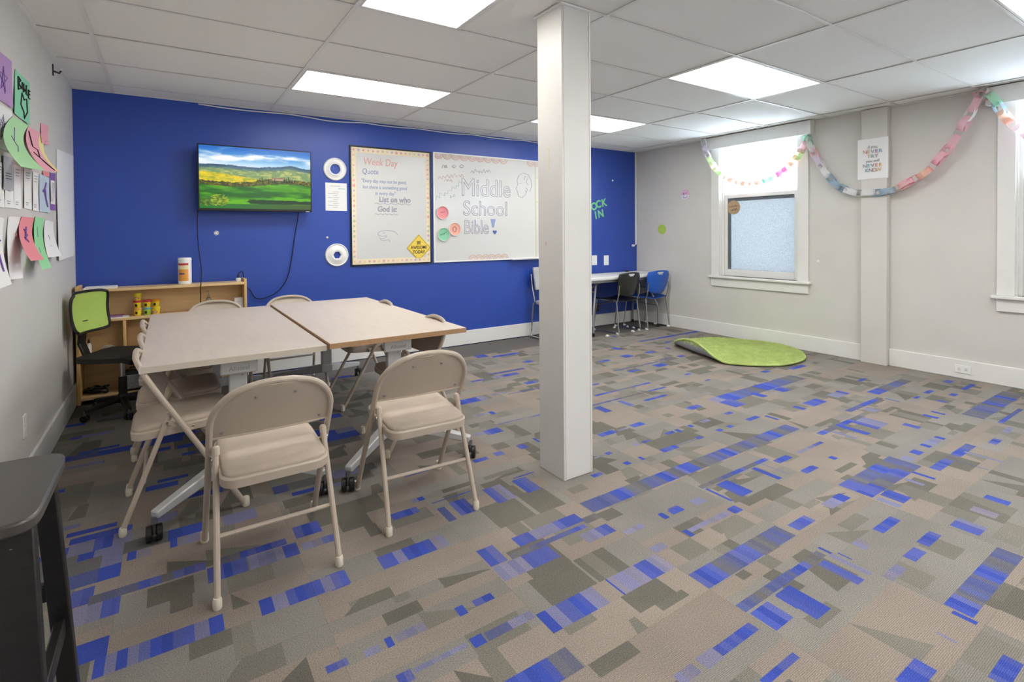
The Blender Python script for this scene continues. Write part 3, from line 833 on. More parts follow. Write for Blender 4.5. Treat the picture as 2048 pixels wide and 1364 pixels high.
# things on the shelf ------------------------------------------------
for k, dx in enumerate((0, .006, -.004)): pass
b = MB()
for k in range(5): b.box(-.11+k*.002, .105-k*.001, -.07, .07+.002*k, k*.003, k*.003+.0026)
tag(b.build('paper_stack', 'white_paper', loc=(-.46, 5.29, BZ)), 'stack of white paper lying on top of the bookshelf', 'paper')
wp = empty('wipes_canister', (.121, 5.30, BZ)); mat('label_cream', (240,226,178), .5); mat('label_orange', (232,160,70), .5); mat('label_red', (196,54,52), .5); mat('label_purple', (96,70,140), .5)
bd = MB().lathe([(.048,0),(.0515,.004),(.0515,.19),(.050,.2)], 28).build('canister', 'white_plastic', wp)
MB().lathe([(.0525,.2),(.0525,.222),(.049,.23),(0,.232)], 28).build('lid', 'white_plastic', wp)
def band(nm, r, z0, z1, a0, a1, m_, par, n=12):
    vs_ = []
    for z in (z0, z1):
        for k in range(n+1):
            a = math.radians(a0+(a1-a0)*k/n); vs_.append((r*math.cos(a), r*math.sin(a), z))
    return MB().add(vs_, [(k, k+1, n+2+k, n+1+k) for k in range(n)], True).build(nm, m_, par)
band('label_band', .0519, .165, .183, 200, 300, 'label_red', bd); band('label_band', .0519, .13, .165, 200, 300, 'label_cream', bd); band('label_band', .0519, .03, .13, 200, 300, 'label_orange', bd)
band('label_band', .0522, .085, .098, 215, 265, 'label_purple', bd); band('label_band', .0522, .14, .155, 215, 240, 'white_paper', bd)
tag(wp, 'white canister of cleaning wipes with red and orange label', 'canister')
mat('tub_yellow', (236,206,46), .4); mat('lid_yellow', (226,208,60), .4); mat('lid_red', (206,56,66), .4); mat('lid_orange', (236,150,40), .4); mat('lid_blue', (110,170,190), .4); mat('lid_peach', (232,170,90), .4); mat('tub_green', (170,205,70), .4)
def tub(x, z, lid, body, label, art):
    T = empty('clay_tub', (x, 5.262, z))
    B_ = MB().lathe([(.0225,0),(.024,.002),(.0285,.046),(.0285,.048)], 22).build('tub_body', body, T)
    MB().lathe([(.0295,.047),(.0305,.049),(.0305,.062),(.0285,.064),(.027,.0628),(0,.0628)], 22).build('lid', lid, T)
    if art:
        band('label_print', .0272, .014, .036, 232, 268, 'ink_dark', B_, 6)
    else: band('label_print', .0272, .014, .030, 215, 290, 'label_red', B_, 8); band('label_print', .0276, .018, .026, 228, 278, 'white_paper', B_, 8)
    tag(T, label, 'tub', 'small clay tubs on the bookshelf')
zs = .664; H_ = .0628
tub(-.22, zs, 'lid_peach', 'tub_yellow', 'clay tub with peach lid at the bottom of the stack of three', 1)
tub(-.221, zs+H_, 'lid_red', 'tub_yellow', 'clay tub in the middle of the stack of three', 1)
tub(-.219, zs+2*H_, 'lid_yellow', 'tub_yellow', 'clay tub with yellow lid on top of the stack of three', 0)
tub(-.155, zs, 'lid_blue', 'tub_green', 'green clay tub with pale blue lid at the bottom', 1)
tub(-.155, zs+H_, 'lid_red', 'tub_yellow', 'clay tub with crimson lid on the blue-lidded tub', 1)
tub(-.093, zs, 'lid_yellow', 'tub_yellow', 'clay tub with yellow lid and smiling red label, bottom right', 0)
tub(-.093, zs+H_, 'lid_orange', 'tub_yellow', 'clay tub with orange lid on top of the right stack', 1)
mat('purple_card', (150,104,150), .6)
b = MB().box(-.12, .12, -.075, .07, 0, .004); tag(b.build('paper_sheets', 'white_paper', loc=(-.40, 5.27, zs)), 'white sheets on the upper shelf under the purple folder', 'paper')
b = MB().box(-.10, .07, -.06, .07, 0, .008); tag(b.build('purple_folder', 'purple_card', loc=(-.39, 5.285, zs+.004), bevel=.002), 'purple folder on the upper shelf behind the task chair', 'folder')
mat('clear_plastic', (225,228,235), .1, trans=.85)
sb = empty('pump_bottle', (.298, 5.29, zs)); q = MB().lathe([(.022,0),(.025,.004),(.025,.085),(.018,.105),(.011,.112),(.011,.12)], 20).build('bottle_body', 'clear_plastic', sb)
MB().lathe([(.0125,.118),(.0125,.135),(.004,.137),(.004,.165),(.009,.166),(.009,.172),(0,.173)], 14).build('pump', 'clear_plastic', sb)
MB().tube([(0,0,.168),(-.028,-.012,.166)], .0035, 6).build('nozzle', 'clear_plastic', sb); band('label', .0254, .02, .075, 230, 310, 'white_paper', q, 8)
tag(sb, 'clear pump bottle of hand sanitizer on the upper shelf', 'bottle')
b = MB().box(-.036, .036, -.03, .03, 0, .095); o = b.build('small_box', 'white_paper', loc=(.535, 5.27, zs), bevel=.002); tag(o, 'small white carton on the upper shelf, far right', 'box')
scribble('box_print', 0, .06, .03, .012, MATS['ink_grey'], o, -.0305, 0, 5, .001)
pg = empty('cable_adapter', (.535, 5.25, BZ)); MB().lathe([(.02,0),(.022,.003),(.022,.03),(.014,.036)], 16).build('adapter_body', 'white_plastic', pg); MB().lathe([(.012,.036),(.009,.06),(.004,.075)], 10).build('strain_relief', 'black_plastic', pg)
tag(pg, 'white round cable adapter on the right end of the bookshelf top', 'adapter')
gb = empty('glue_bottle', (-.545, 5.27, .368)); MB().lathe([(.016,0),(.018,.003),(.018,.085),(.008,.105)], 16).build('bottle_body', 'white_plastic', gb); MB().lathe([(.009,.1),(.008,.115),(.004,.135),(0,.136)], 12).build('cap', 'black_plastic', gb)
tag(gb, 'small white bottle with black cap on the middle shelf', 'bottle')
cc = catmull([(-.06,0,.006),(-.02,-.02,.03),(.03,-.01,.055),(.06,.0,.04),(.03,.02,.012),(-.01,.01,.04),(.02,-.01,.07),(.07,.01,.05),(.05,.02,.006)], 8)
tag(MB().tube(cc, .005, 8).build('coiled_cable', 'white_plastic', loc=(-.45, 5.28, .368)), 'coiled white cord on the middle shelf', 'cord')
tag(MB().box(-.09, .08, -.06, .06, 0, .006).build('booklet', 'white_paper', loc=(-.225, 5.27, .368)), 'white booklet on the middle shelf under the chair seat', 'booklet')
cs = empty('speaker_case', (-.245, 5.265, .052)); mat('case_grey', (150,152,156), .5, var=.3, vscale=60)
MB().box(-.085, .085, -.055, .055, 0, .165).build('case_shell', 'black_plastic', cs, bevel=.03, seg=4); MB().box(-.062, .062, -.0575, -.05, .02, .135).build('front_grille', 'case_grey', cs, bevel=.012)
MB().tube([(-.04,0,.162),(-.035,0,.185),(.035,0,.185),(.04,0,.162)], .006, 8).build('handle', 'black_plastic', cs); MB().box(.028,.052,-.062,-.057,.11,.15).build('latch', 'black_plastic', cs, bevel=.004)
tag(cs, 'black case with silver front on the bottom shelf', 'case')
random.seed(3); pts = [(random.uniform(-.09,.09), random.uniform(-.05,.05), random.uniform(.008,.07)*(1-.3*abs(k-9)/9)) for k in range(18)]
tag(MB().tube(catmull(pts, 6), .008, 7).build('black_cables', 'black_rubber', loc=(-.50, 5.27, .052)), 'tangle of black cables on the bottom shelf', 'cables')
# ================================================================ TASK CHAIR
tc = empty('task_chair', (-.302, 4.82, 0), math.radians(-27))       # local +x is the front
mat('seat_black', (38,36,34), .7, var=.2, vscale=60, bump=.4, bscale=120)
MB().lathe([(.035,.075),(.04,.085),(.04,.12),(.028,.14)], 20).build('base_hub', 'black_plastic', tc)
for k in range(5):
    a = math.radians(72*k+20); d = Vector((math.cos(a), math.sin(a), 0))
    MB().beam(Vector((0,0,.105))+d*.02, Vector((0,0,.075))+d*.25, (.05,.04), (.032,.026)).build('base_arm', 'black_plastic', tc, bevel=.006)
    p = d*.245
    st = MB().tube([(p.x,p.y,.078),(p.x,p.y,.045)], .008, 8).build('caster_stem', 'steel', tc)
    r_ = a+.8
    for q in (-1, 1):
        wv_ = MB().lathe([(.01,-.009),(.023,-.009),(.026,-.006),(.026,.006),(.023,.009),(.01,.009)], 16, (0,0,0), 'x').build('caster_wheel', 'black_plastic', st)
        wv_.location = (p.x+math.cos(r_)*q*.013, p.y+math.sin(r_)*q*.013, .026); wv_.rotation_euler = (0,0,r_)
MB().lathe([(.028,.12),(.027,.27)], 18).build('gas_sleeve', 'black_plastic', tc); MB().lathe([(.017,.27),(.017,.40)], 16).build('gas_piston', 'chrome', tc)
MB().box(-.1,.1,-.07,.07,.395,.418).build('tilt_plate', 'black_plastic', tc, bevel=.006)
MB().tube([(.02,.06,.405),(.02,.2,.40)], .006, 8).build('height_lever', 'black_plastic', tc)
def seat(u, v):
    x = -.22+.44*u; y = -.225+.45*v; e = max(abs(u-.5), abs(v-.5))*2
    k = .06; 
    cxn = (u-.5)*2; cyn = (v-.5)*2; rr_ = (abs(cxn)**5+abs(cyn)**5)**.2; s_ = max(abs(cxn), abs(cyn))/max(rr_, 1e-6) if rr_ > 0 else 1
    return (cxn*.22*s_, cyn*.225*s_, .455-.02*math.exp(-((cxn)**2+cyn**2)*2)-.028*max(0, cxn-.6)/.4+.012*(1-cyn*cyn)*0)
MB().sheet(seat, 20, 20, .035).build('seat', 'seat_black', tc)
def tback(u, v):
    y = (u-.5)*.43; z = .615+.30*v; yn = (u-.5)*2; vn = (v-.5)*2
    rr_ = (abs(yn)**6+abs(vn)**6)**(1/6); s_ = max(abs(yn), abs(vn))/max(rr_, 1e-6) if rr_ > 0 else 1
    yy = yn*.205*s_*(1-.06*(1-v)); zz = .765+vn*.15*s_
    return (-.235-.02*v+.045*yn*yn-.02*math.sin(PI*v), yy, zz)
MB().sheet(tback, 18, 14, .003).build('back_mesh', 'green_mesh', tc)
rim = [tback(i/18, 0) for i in range(19)]+[tback(1, j/14) for j in range(1, 15)]+[tback(1-i/18, 1) for i in range(1, 19)]+[tback(0, 1-j/14) for j in range(1, 14)]
MB().tube(rim, .0105, 8, closed=True).build('back_rim', 'black_plastic', tc)
MB().beam((-.262,0,.70),(-.285,0,.52),(.07,.018),(.07,.018),up=(1,0,0)).beam((-.285,0,.53),(-.24,0,.415),(.07,.018),(.07,.018),up=(1,0,0)).beam((-.25,0,.41),(-.05,0,.41),(.07,.018),(.07,.018)).build('back_support', 'black_plastic', tc, bevel=.004)
tag(tc, 'swivel task chair with lime green mesh back and black seat', 'chair')
# ================================================================ BLACK STOOL (near left)
sx0, sx1, sy0, sy1, sz = -.615, -.232, 1.385, 1.795, .75
st = empty('bar_stool', ((sx0+sx1)/2, (sy0+sy1)/2, 0)); hx, hy = (sx1-sx0)/2, (sy1-sy0)/2
def stop(u, v):
    xn = (u-.5)*2; yn = (v-.5)*2; rr_ = (abs(xn)**9+abs(yn)**9)**(1/9); s_ = max(abs(xn), abs(yn))/max(rr_, 1e-6) if rr_ > 0 else 1
    return (xn*hx*s_, yn*hy*s_, sz-.006*(1-xn*xn)*0)
mat('stool_top', (96,92,88), .42, var=.06, vscale=4)
MB().sheet(stop, 24, 24, .028).build('seat_board', mat('stool_seat', (74,70,66), .3, var=.08, vscale=4), st, bevel=.006)  # black seat made greyer in its base colour for the glossy reflection on top
for ex in (-1, 1):
    for ey in (-1, 1):
        a = Vector((ex*(hx-.045), ey*(hy-.05), sz-.03)); c = Vector((ex*(hx-.005), ey*(hy+.015), 0))
        lg = MB().beam(a, c, (.07,.034) if ey < 0 else (.046,.034), (.06,.034) if ey < 0 else (.042,.034), up=(0,1,0)).build('leg', 'black_wood', st, bevel=.004)
        if ey < 0: MB().lathe([(.006,0),(.004,.002)], 8, (a.x, a.y-.018, sz-.065), 'y').build('bolt', 'steel', lg)
for ex in (-1, 1): MB().box(ex*(hx-.045)-.012, ex*(hx-.045)+.012, -hy+.06, hy-.06, sz-.085, sz-.03).build('apron_rail', 'black_wood', st); MB().box(ex*(hx-.022)-.012, ex*(hx-.022)+.012, -hy+.03, hy-.03, .27, .315).build('stretcher', 'black_wood', st, bevel=.004)
for ey in (-1, 1): MB().box(-hx+.06, hx-.06, ey*(hy-.05)-.012, ey*(hy-.05)+.012, sz-.085, sz-.03).build('apron_rail', 'black_wood', st); MB().box(-hx+.04, hx-.04, ey*(hy-.02)-.012, ey*(hy-.02)+.012, .37, .415).build('stretcher', 'black_wood', st, bevel=.004)
tag(st, 'black wooden bar stool in the near left corner', 'stool')
# ================================================================ TELEVISION
tv = empty('television', (.712, YB, 1.846)); TW, TH = .968, .594; fy = -.15
MB().box(-TW/2, TW/2, fy, fy+.03, -TH/2, TH/2).build('cabinet', 'black_plastic', tv, bevel=.004)
MB().box(-.3, .3, fy+.03, fy+.065, -.22, .2).build('rear_housing', 'black_plastic', tv, bevel=.01)
MB().box(-.12, .12, fy+.06, -.002, -.1, .1).build('wall_mount', 'black_plastic', tv)
W_, H_ = TW-.024, TH-.034; zc_ = .006
NU, NV = 240, 136
rng = np.random.RandomState(5)
def vnoise(U, V, fx, fy_, oct=4, seed=1):
    out = np.zeros_like(U); amp = 1; tot = 0; r0 = np.random.RandomState(seed)
    for o_ in range(oct):
        g = r0.rand(80, 200); x = U*fx*2**o_; y = V*fy_*2**o_; xi = np.floor(x).astype(int); yi = np.floor(y).astype(int); fx_, fy2 = x-xi, y-yi
        fx_ = fx_*fx_*(3-2*fx_); fy2 = fy2*fy2*(3-2*fy2); G_ = lambda a, b: g[b % 80, a % 200]
        out += amp*((G_(xi, yi)*(1-fx_)+G_(xi+1, yi)*fx_)*(1-fy2)+(G_(xi, yi+1)*(1-fx_)+G_(xi+1, yi+1)*fx_)*fy2); tot += amp; amp *= .55
    return out/tot
U, V = np.meshgrid(np.linspace(0, 1, NU+1), np.linspace(0, 1, NV+1))
def mixc(a, b, t): t = np.clip(t, 0, 1)[..., None]; return a*(1-t)+b*t
c3 = lambda *c: np.array(c, float)
img = mixc(c3(150,205,240), c3(18,104,196), (V-.72)/.26)
cl = vnoise(U+V*.9, V-U*.12, 3.2, 9, 5, 2); img = mixc(img, c3(244,246,250), (cl-.46)*5*(1.15-np.abs(V-.85)*2.2)); img = mixc(img, c3(232,240,248), (.80-V)*9*(1-U*.6))
hz = .70+.012*np.sin(U*9)+.045*np.exp(-((U-.80)/.09)**2)+.02*np.exp(-((U-.62)/.1)**2)-.01*U
hz = hz+.012*(vnoise(U, U*0, 22, 1, 3, 4)-.5)
n1 = vnoise(U, V, 26, 50, 4, 6); n2 = vnoise(U, V, 60, 90, 3, 7)
far = mixc(c3(44,78,120), c3(96,130,120), (hz-V)*16); far = far*(.75+.5*n1[..., None])
img = np.where((V < hz)[..., None], far, img)
mid = mixc(c3(120,150,96), c3(196,200,120), (n1-.4)*3); img = mixc(img, mid, (hz-.055-V)*40)
e1 = .57-.11*U+.02*np.sin(U*7+1); yel = mixc(c3(236,206,40), c3(150,166,40), (n1-.42)*2.6+U*.4)
img = np.where((V < e1)[..., None], yel, img)
e2 = .435-.03*np.sin(U*5)+.025*np.exp(-((U-.65)/.2)**2); tre = mixc(c3(40,58,18), c3(150,130,40), (n2-.42)*3.2)
band_ = (V < e2+.05*n1) & (V > e2-.055); img = np.where(band_[..., None], tre, img)
knoll = (((U-.66)/.20)**2+((V-.42)/.085)**2 < 1+.7*(n2-.5)); img = np.where(knoll[..., None], mixc(c3(46,66,20), c3(140,128,44), (n2-.4)*3), img)
vil = (np.abs(U-.685) < .05) & (np.abs(V-.50) < .022); img = np.where(vil[..., None], c3(176,150,128), img); rf = (np.abs(U-.685) < .056) & (np.abs(V-.526) < .007); img = np.where(rf[..., None], c3(150,96,74), img)
for u_, h_ in ((.52,.05),(.54,.06),(.60,.05),(.655,.045),(.75,.075),(.77,.07),(.785,.085),(.80,.08),(.82,.06),(.845,.05),(.5,.03)):
    cy_ = (np.abs(U-u_) < .006*(1-(V-.47)/h_*.6)) & (V > .455) & (V < .47+h_); img = np.where(cy_[..., None], c3(22,36,18), img)
fg = mixc(c3(96,178,18), c3(20,96,24), (vnoise(U+V*.6, V*3, 5, 6, 4, 9)-.36)*3.6*(1.3-V*1.6)); img = np.where((V < e2-.05)[..., None], fg, img)
low = (V < .13+.03*n1) & (V > .085) & (U > .36+.1*n2); img = np.where(low[..., None], c3(16,58,30), img)
img = np.where((V < .075)[..., None], mixc(c3(20,120,36), c3(64,92,40), U*1.1), img)
bush = ((U-.15)/.095)**2+((V-.13)/.085)**2 < 1+1.2*(n2-.5); img = np.where(bush[..., None], mixc(c3(66,104,20), c3(176,200,50), (n2-.4)*3.4), img)
bush = ((U-.05)/.05)**2+((V-.09)/.05)**2 < 1+1.2*(n2-.5); img = np.where(bush[..., None], mixc(c3(40,80,20), c3(120,160,40), (n2-.4)*3.4), img)
img = np.clip(img, 0, 255)/255; img = np.where(img <= .04045, img/12.92, ((img+.055)/1.055)**2.4)
vsx = np.stack([(U-.5)*W_, np.full_like(U, fy-.0008), (V-.5)*H_+zc_], -1).reshape(-1, 3)
fs_ = [(j*(NU+1)+i, j*(NU+1)+i+1, (j+1)*(NU+1)+i+1, (j+1)*(NU+1)+i) for j in range(NV) for i in range(NU)]
me = bpy.data.meshes.new('screen'); me.from_pydata(vsx.tolist(), [], fs_); ca = me.color_attributes.new('Col', 'FLOAT_COLOR', 'POINT')
ca.data.foreach_set('color', np.concatenate([img.reshape(-1, 3), np.ones((img.shape[0]*img.shape[1], 1))], 1).ravel().astype(np.float32)); me.materials.append(MATS['screen_picture'])
so = bpy.data.objects.new('screen', me); C.objects.link(so); so.parent = tv; so['label'] = 'lit screen showing green hills under a blue sky'
MB().box(.425, .46, fy-.001, fy+.001, -TH/2+.003, -TH/2+.008).build('maker_badge', 'alu', tv)
tag(tv, 'flat television on the blue wall showing a green landscape', 'television')
a_ = BK(395, 420, YB-.10)
tag(MB().tube(catmull([(.235,YB-.118,1.60),(.222,YB-.10,1.46),(.228,YB-.06,1.25),(.245,YB-.10,1.05),(.236,5.168,.93),(.232,5.166,.86),(.225,5.160,.55),(.223,5.15,.20),(.225,5.14,.006)], 8), .004, 7).build('power_cord', 'black_rubber'), 'black cord hanging straight down from the left end of the television', 'cord')
pp = [BK(*q, YB-.02) for q in ((590,470),(578,545),(560,578),(535,594),(512,596),(500,580))]
tag(MB().tube(catmull([(1.075,YB-.115,1.60),(1.075,YB-.09,1.5)]+pp+[(.60,YB-.06,.86),(.575,5.28,.985),(.545,5.255,.99),(.535,5.25,.978)], 8), .004, 7).build('power_cord', 'black_rubber'), 'black cord looping from the right end of the television to the shelf', 'cord')
# ================================================================ BLUE WALL FITTINGS
def ring_disc(px, py, r, hole, hexa, label):
    p = BK(px, py); R_ = empty('white_hoop', (p.x, YB, p.z)); n = 36
    prof = [(r,0),(r,.012),(r*.93,.020),(r*.86,.013),(r*.78,.016),(r*.62,.024),(hole*1.25,.030),(hole,.022),(hole,0)]
    MB().lathe(prof+[(r,0)], n, (0,0,0), 'y', False).build('disc', 'white_plastic', R_)
    if hexa: MB().lathe([(hole*1.3,.021),(hole*1.28,.028),(hole*.98,.026),(hole*.94,0),(hole*1.3,.0),(hole*1.3,.021)], 6, (0,0,0), 'y', False).build('hex_hub', 'white_plastic', R_)
    return tag(R_, label, 'wall disc', 'white ring discs on the blue wall')
ring_disc(669.5, 338.5, .117, .052, False, 'white ring disc on the blue wall above the notice sheet')
ring_disc(673.5, 510, .119, .042, True, 'white ring disc with hexagonal hole low on the blue wall')
def wall_sheet(name, x0, x1, z0, z1, m_, y=YB, th=.0012): return MB().box(-(x1-x0)/2, (x1-x0)/2, -th, 0, -(z1-z0)/2, (z1-z0)/2).build(name, m_, loc=((x0+x1)/2, y, (z0+z1)/2))
p0, p1 = BK(650.5, 365), BK(694, 422)
ns = wall_sheet('notice_sheet', p0.x, p1.x, p1.z, p0.z, 'white_paper'); tag(ns, 'white printed notice sheet between the two ring discs', 'paper')
scribble('heading', -.01, .11, .1, .016, MATS['ink_grey'], ns, -.0016, 0, 3, .001)
mat('print_teal', (110,160,180), .7); MB().box(.02,.09,-.002,-.0012,.083,.088).build('ruled_line', 'print_teal', ns)
for k in range(9): MB().box(-.085 if k%2 else -.03, .03-.01*(k%3), -.002, -.0012, .05-k*.02, .053-k*.02).build('text_line', 'ink_grey', ns)
p = BK(433, 466); fl = MB()
for k in range(7):
    a = 2*PI*k/7; fl.beam((0,-.002,0), (.022*math.cos(a),-.002,.022*math.sin(a)), (.003,.004), (.010,.004), up=(0,1,0))
fl.lathe([(.008,0),(.007,.004),(0,.005)], 10, (0,0,0), 'y'); fo = fl.build('flower_sticker', 'white_plastic', loc=(p.x, YB, p.z)); tag(fo, 'small white flower sticker on the blue wall under the television', 'sticker')
p = BK(654.5, 475); hk = empty('wall_hook', (p.x, YB, p.z)); MB().lathe([(.012,0),(.010,.004)], 10, (0,0,0), 'y').build('hook_base', 'white_plastic', hk); MB().tube([(0,-.004,0),(0,-.016,-.004),(.004,-.018,.008)], .004, 6).build('hook_arm', 'white_plastic', hk)
tag(hk, 'tiny white hook on the blue wall left of the framed board', 'hook')
# ---- framed whiteboard with floral border
def fnB(x, z, y): return (x, y, z)
w1 = empty('framed_whiteboard', (2.079, YB, 1.63)); hw, hh = .466, .638
mat('black_frame', (24,25,30), .35); fd = .02
MB().box(-hw+.01, hw-.01, -.012, 0, -hh+.01, hh-.01).build('board_surface', 'board_white', w1)
for bx in ((-hw,-hw+.016,-hh,hh),(hw-.016,hw,-hh,hh),(-hw+.016,hw-.016,-hh,-hh+.016),(-hw+.016,hw-.016,hh-.016,hh)):
    MB().box(bx[0], bx[1], -fd, 0, bx[2], bx[3]).build('frame_bar', 'black_frame', w1, bevel=.002)
mat('border_cream', (238,224,196), .7); fc_ = [mat('floral_%d' % k, c, .7) for k, c in enumerate(((228,182,176),(180,200,164),(234,208,156),(186,180,204),(222,164,164)))]
iw, ih = hw-.016, hh-.016; bw = .058
random.seed(11)
for nm, bx in (('t',(-iw,iw,ih-bw,ih)),('b',(-iw,iw,-ih,-ih+bw)),('l',(-iw,-iw+bw*.85,-ih+bw,ih-bw)),('r',(iw-bw*.85,iw,-ih+bw,ih-bw))):
    st_ = MB().box(bx[0], bx[1], -.0135, -.012, bx[2], bx[3]).build('border_strip', 'border_cream', w1)
    horiz = nm in 'tb'; Ln = (bx[1]-bx[0]) if horiz else (bx[3]-bx[2]); n = int(Ln/.052)
    for k in range(n):
        t = (k+.5)/n
        cxx, czz = (bx[0]+Ln*t, (bx[2]+bx[3])/2) if horiz else ((bx[0]+bx[1])/2, bx[2]+Ln*t); r_ = random.uniform(.009, .016)
        MB().prism([(cxx+r_*(1+.35*math.cos(5*q_))*math.cos(q_), czz+r_*(1+.35*math.cos(5*q_))*math.sin(q_)) for q_ in [2*PI*i/15 for i in range(15)]], lambda p_: (p_[0],-.0135,p_[1]), lambda p_: (p_[0],-.0142,p_[1])).build('floral_motif', fc_[random.randrange(5)], st_)
Y1 = -.0135
text_mesh('handwriting', 'Week Day', .11, (-.13, Y1, .475), MATS['ink_red'], w1, shear=.1, sx=.8)
text_mesh('handwriting', 'Quote', .085, (-.245, Y1, .37), MATS['ink_blue'], w1, shear=.1, sx=.8)
for k, (t, x) in enumerate((('"Every day may not be good,', -.09), ('but there is something good', -.08), ('in every day"', -.08))): text_mesh('handwriting', t, .055, (x, Y1, .27-k*.065), MATS['ink_blue'], w1, shear=.15, sx=.8)
text_mesh('handwriting', 'List on who', .085, (.03, Y1, .075), MATS['ink_violet'], w1, shear=.05, sx=.9, outline=.0018); text_mesh('handwriting', 'God is:', .085, (-.06, Y1, -.03), MATS['ink_violet'], w1, shear=.05, sx=.9, outline=.0018)
wav = lambda x0, x1, z: [(x0+(x1-x0)*k/20, z+.008*math.sin(k*1.6)) for k in range(21)]
strokes('underline', [wav(-.2, .22, .03), wav(-.2, .06, -.085)], .0018, MATS['ink_violet'], w1, lambda x, z: (x, Y1, z))
strokes('beast_sketch', [catmull([(-.17,-.30,0),(-.15,-.27,0),(-.08,-.255,0),(.0,-.26,0),(.05,-.29,0)],4) and [(-.17,-.31),(-.165,-.285),(-.13,-.265),(-.08,-.258),(-.02,-.262),(.03,-.28),(.06,-.31)], [(-.17,-.31),(-.12,-.325),(-.085,-.315),(-.07,-.325),(-.1,-.35),(-.14,-.352),(-.155,-.335)], [(-.14,-.352),(-.13,-.37),(-.09,-.372),(-.05,-.36),(-.03,-.385)], [(-.11,-.285),(-.1,-.29),(-.09,-.284)]], .002, MATS['ink_violet'], w1, lambda x, z: (x, Y1, z))
tag(w1, 'black framed whiteboard with floral paper border and handwritten quote', 'whiteboard')
# ---- diamond sign
ds = empty('diamond_sign', (2.385, YB-.0145, 1.172)); mat('sign_yellow', (238,208,84), .5)
dz = -.115
dp = [(0,.152),(.147,.0),(.147*(1+dz/.152),dz),(-.147*(1+dz/.152),dz),(-.147,0)]
MB().prism(dp, lambda p_: (p_[0],0,p_[1]), lambda p_: (p_[0],-.004,p_[1])).build('sign_plate', 'sign_yellow', ds)
strokes('sign_border', [[(p_[0]*.93, p_[1]*.93) for p_ in dp[-2:]+dp[:3]]], .0018, MATS['ink_dark'], ds, lambda x, z: (x, -.004, z))
for k, (t, s_) in enumerate((('BE', .055), ('AWESOME', .05), ('TODAY', .052))): text_mesh('lettering', t, s_, (0, -.0045, .055-k*.052), MATS['ink_dark'], ds, sx=.82, bold=.0008)
tag(ds, 'yellow diamond sign on the framed whiteboard reading be awesome today', 'sign')
# ---- long whiteboard
X0w, X1w = 2.572, 4.975; w2 = empty('long_whiteboard', ((X0w+X1w)/2, YB, 1.633)); hw, hh = (X1w-X0w)/2, .638
MB().box(-hw+.008, hw-.008, -.016, 0, -hh+.008, hh-.008).build('board_surface', 'board_white', w2)
for bx in ((-hw,-hw+.018,-hh,hh),(hw-.018,hw,-hh,hh),(-hw+.018,hw-.018,-hh,-hh+.018),(-hw+.018,hw-.018,hh-.018,hh)): MB().box(bx[0], bx[1], -.022, 0, bx[2], bx[3]).build('frame_bar', 'white_plastic', w2, bevel=.003)
tx0 = BK(1018, 515).x-w2.location.x
MB().box(tx0, hw-.1, -.08, -.02, -hh-.004, -hh+.012).build('pen_tray', 'alu', w2, bevel=.002)
L2 = lambda px, py: (BK(px, py, YB-.017).x-w2.location.x, BK(px, py, YB-.017).z-w2.location.z)
mat('rainbow_a', (206,176,168), .7); mat('rainbow_b', (226,206,196), .7); mat('rainbow_c', (196,186,186), .7)
def scallop(x, z, s):
    g = None
    for k, (r_, m_) in enumerate(((.058,'rainbow_a'),(.047,'rainbow_b'),(.036,'rainbow_c'),(.024,'rainbow_b'))):
        P = [(x+r_*math.cos(a), z+s*r_*math.sin(a)) for a in [PI*i/12 for i in range(13)]]
        if s < 0: P = P[::-1]
        o_ = MB().prism(P, lambda p_: (p_[0],-.016-.0006*k,p_[1]), lambda p_: (p_[0],-.0172-.0006*k,p_[1])).build('rainbow_scallop' if k == 0 else 'rainbow_band', m_, g or w2); g = g or o_
for k in range(9): scallop(-hw+.07+k*.112, hh-.02, -1)
for k in range(3): x_, _ = L2(1061+k*12, 325); scallop(x_, hh-.02, -1)
for k in range(6): x_, _ = L2(946+k*12.6, 516); scallop(x_, -hh+.02, 1)
Y2 = -.0175
for t, (px, py), s_, sx in (('Middle', (973,378), .30, .88), ('School', (972,418.5), .25, .95), ('Bible', (953,455.5), .235, .76)):
    x_, z_ = L2(px, py); text_mesh('bubble_lettering', t, s_, (x_, Y2, z_), MATS['ink_violet'], w2, outline=.0026, sx=sx)
x_, z_ = L2(986, 452); ex = MB().prism([(x_-.035,z_+.085),(x_+.04,z_+.085),(x_+.012,z_-.02),(x_-.012,z_-.02)], lambda p_: (p_[0],Y2+.001,p_[1]), lambda p_: (p_[0],Y2,p_[1])); mat('ink_navy', (74,92,160), .7); ex.build('exclamation_bar', mat('ink_mid', (140,156,200), .7), w2)
hp = [(0,-.032),(.03,0),(.026,.018),(.012,.022),(0,.01),(-.012,.022),(-.026,.018),(-.03,0)]
xh, zh = L2(989.5, 464); MB().prism([(xh+p_[0], zh+p_[1]) for p_ in hp], lambda p_: (p_[0],Y2+.001,p_[1]), lambda p_: (p_[0],Y2,p_[1])).build('heart_mark', 'ink_navy', w2)
def pxs(lines, nm, m_, r=.0022): strokes(nm, lines, r, MATS[m_], w2, lambda px, py: (L2(px, py)[0], Y2, L2(px, py)[1]))
pxs([[(1035,357),(1040,349),(1048,346),(1057,350),(1062,360),(1063,372),(1060,383)], [(1037,352),(1034,362),(1036,368),(1032,378),(1035,383),(1037,392),(1044,396),(1050,391),(1053,384)], [(1052,376),(1055,379),(1053,384),(1050,381)], [(1038,367),(1044,366)], [(1048,360),(1050,352),(1056,356),(1052,364),(1056,370)]], 'face_sketch', 'ink_violet')
pxs([[(884,336),(886,330),(889,331),(890,336),(892,330),(894,336)], [(904,333),(908,330),(912,333),(908,336),(904,333)], [(919,333),(923,329),(928,332),(925,336),(919,334)]], 'doodle', 'ink_black')
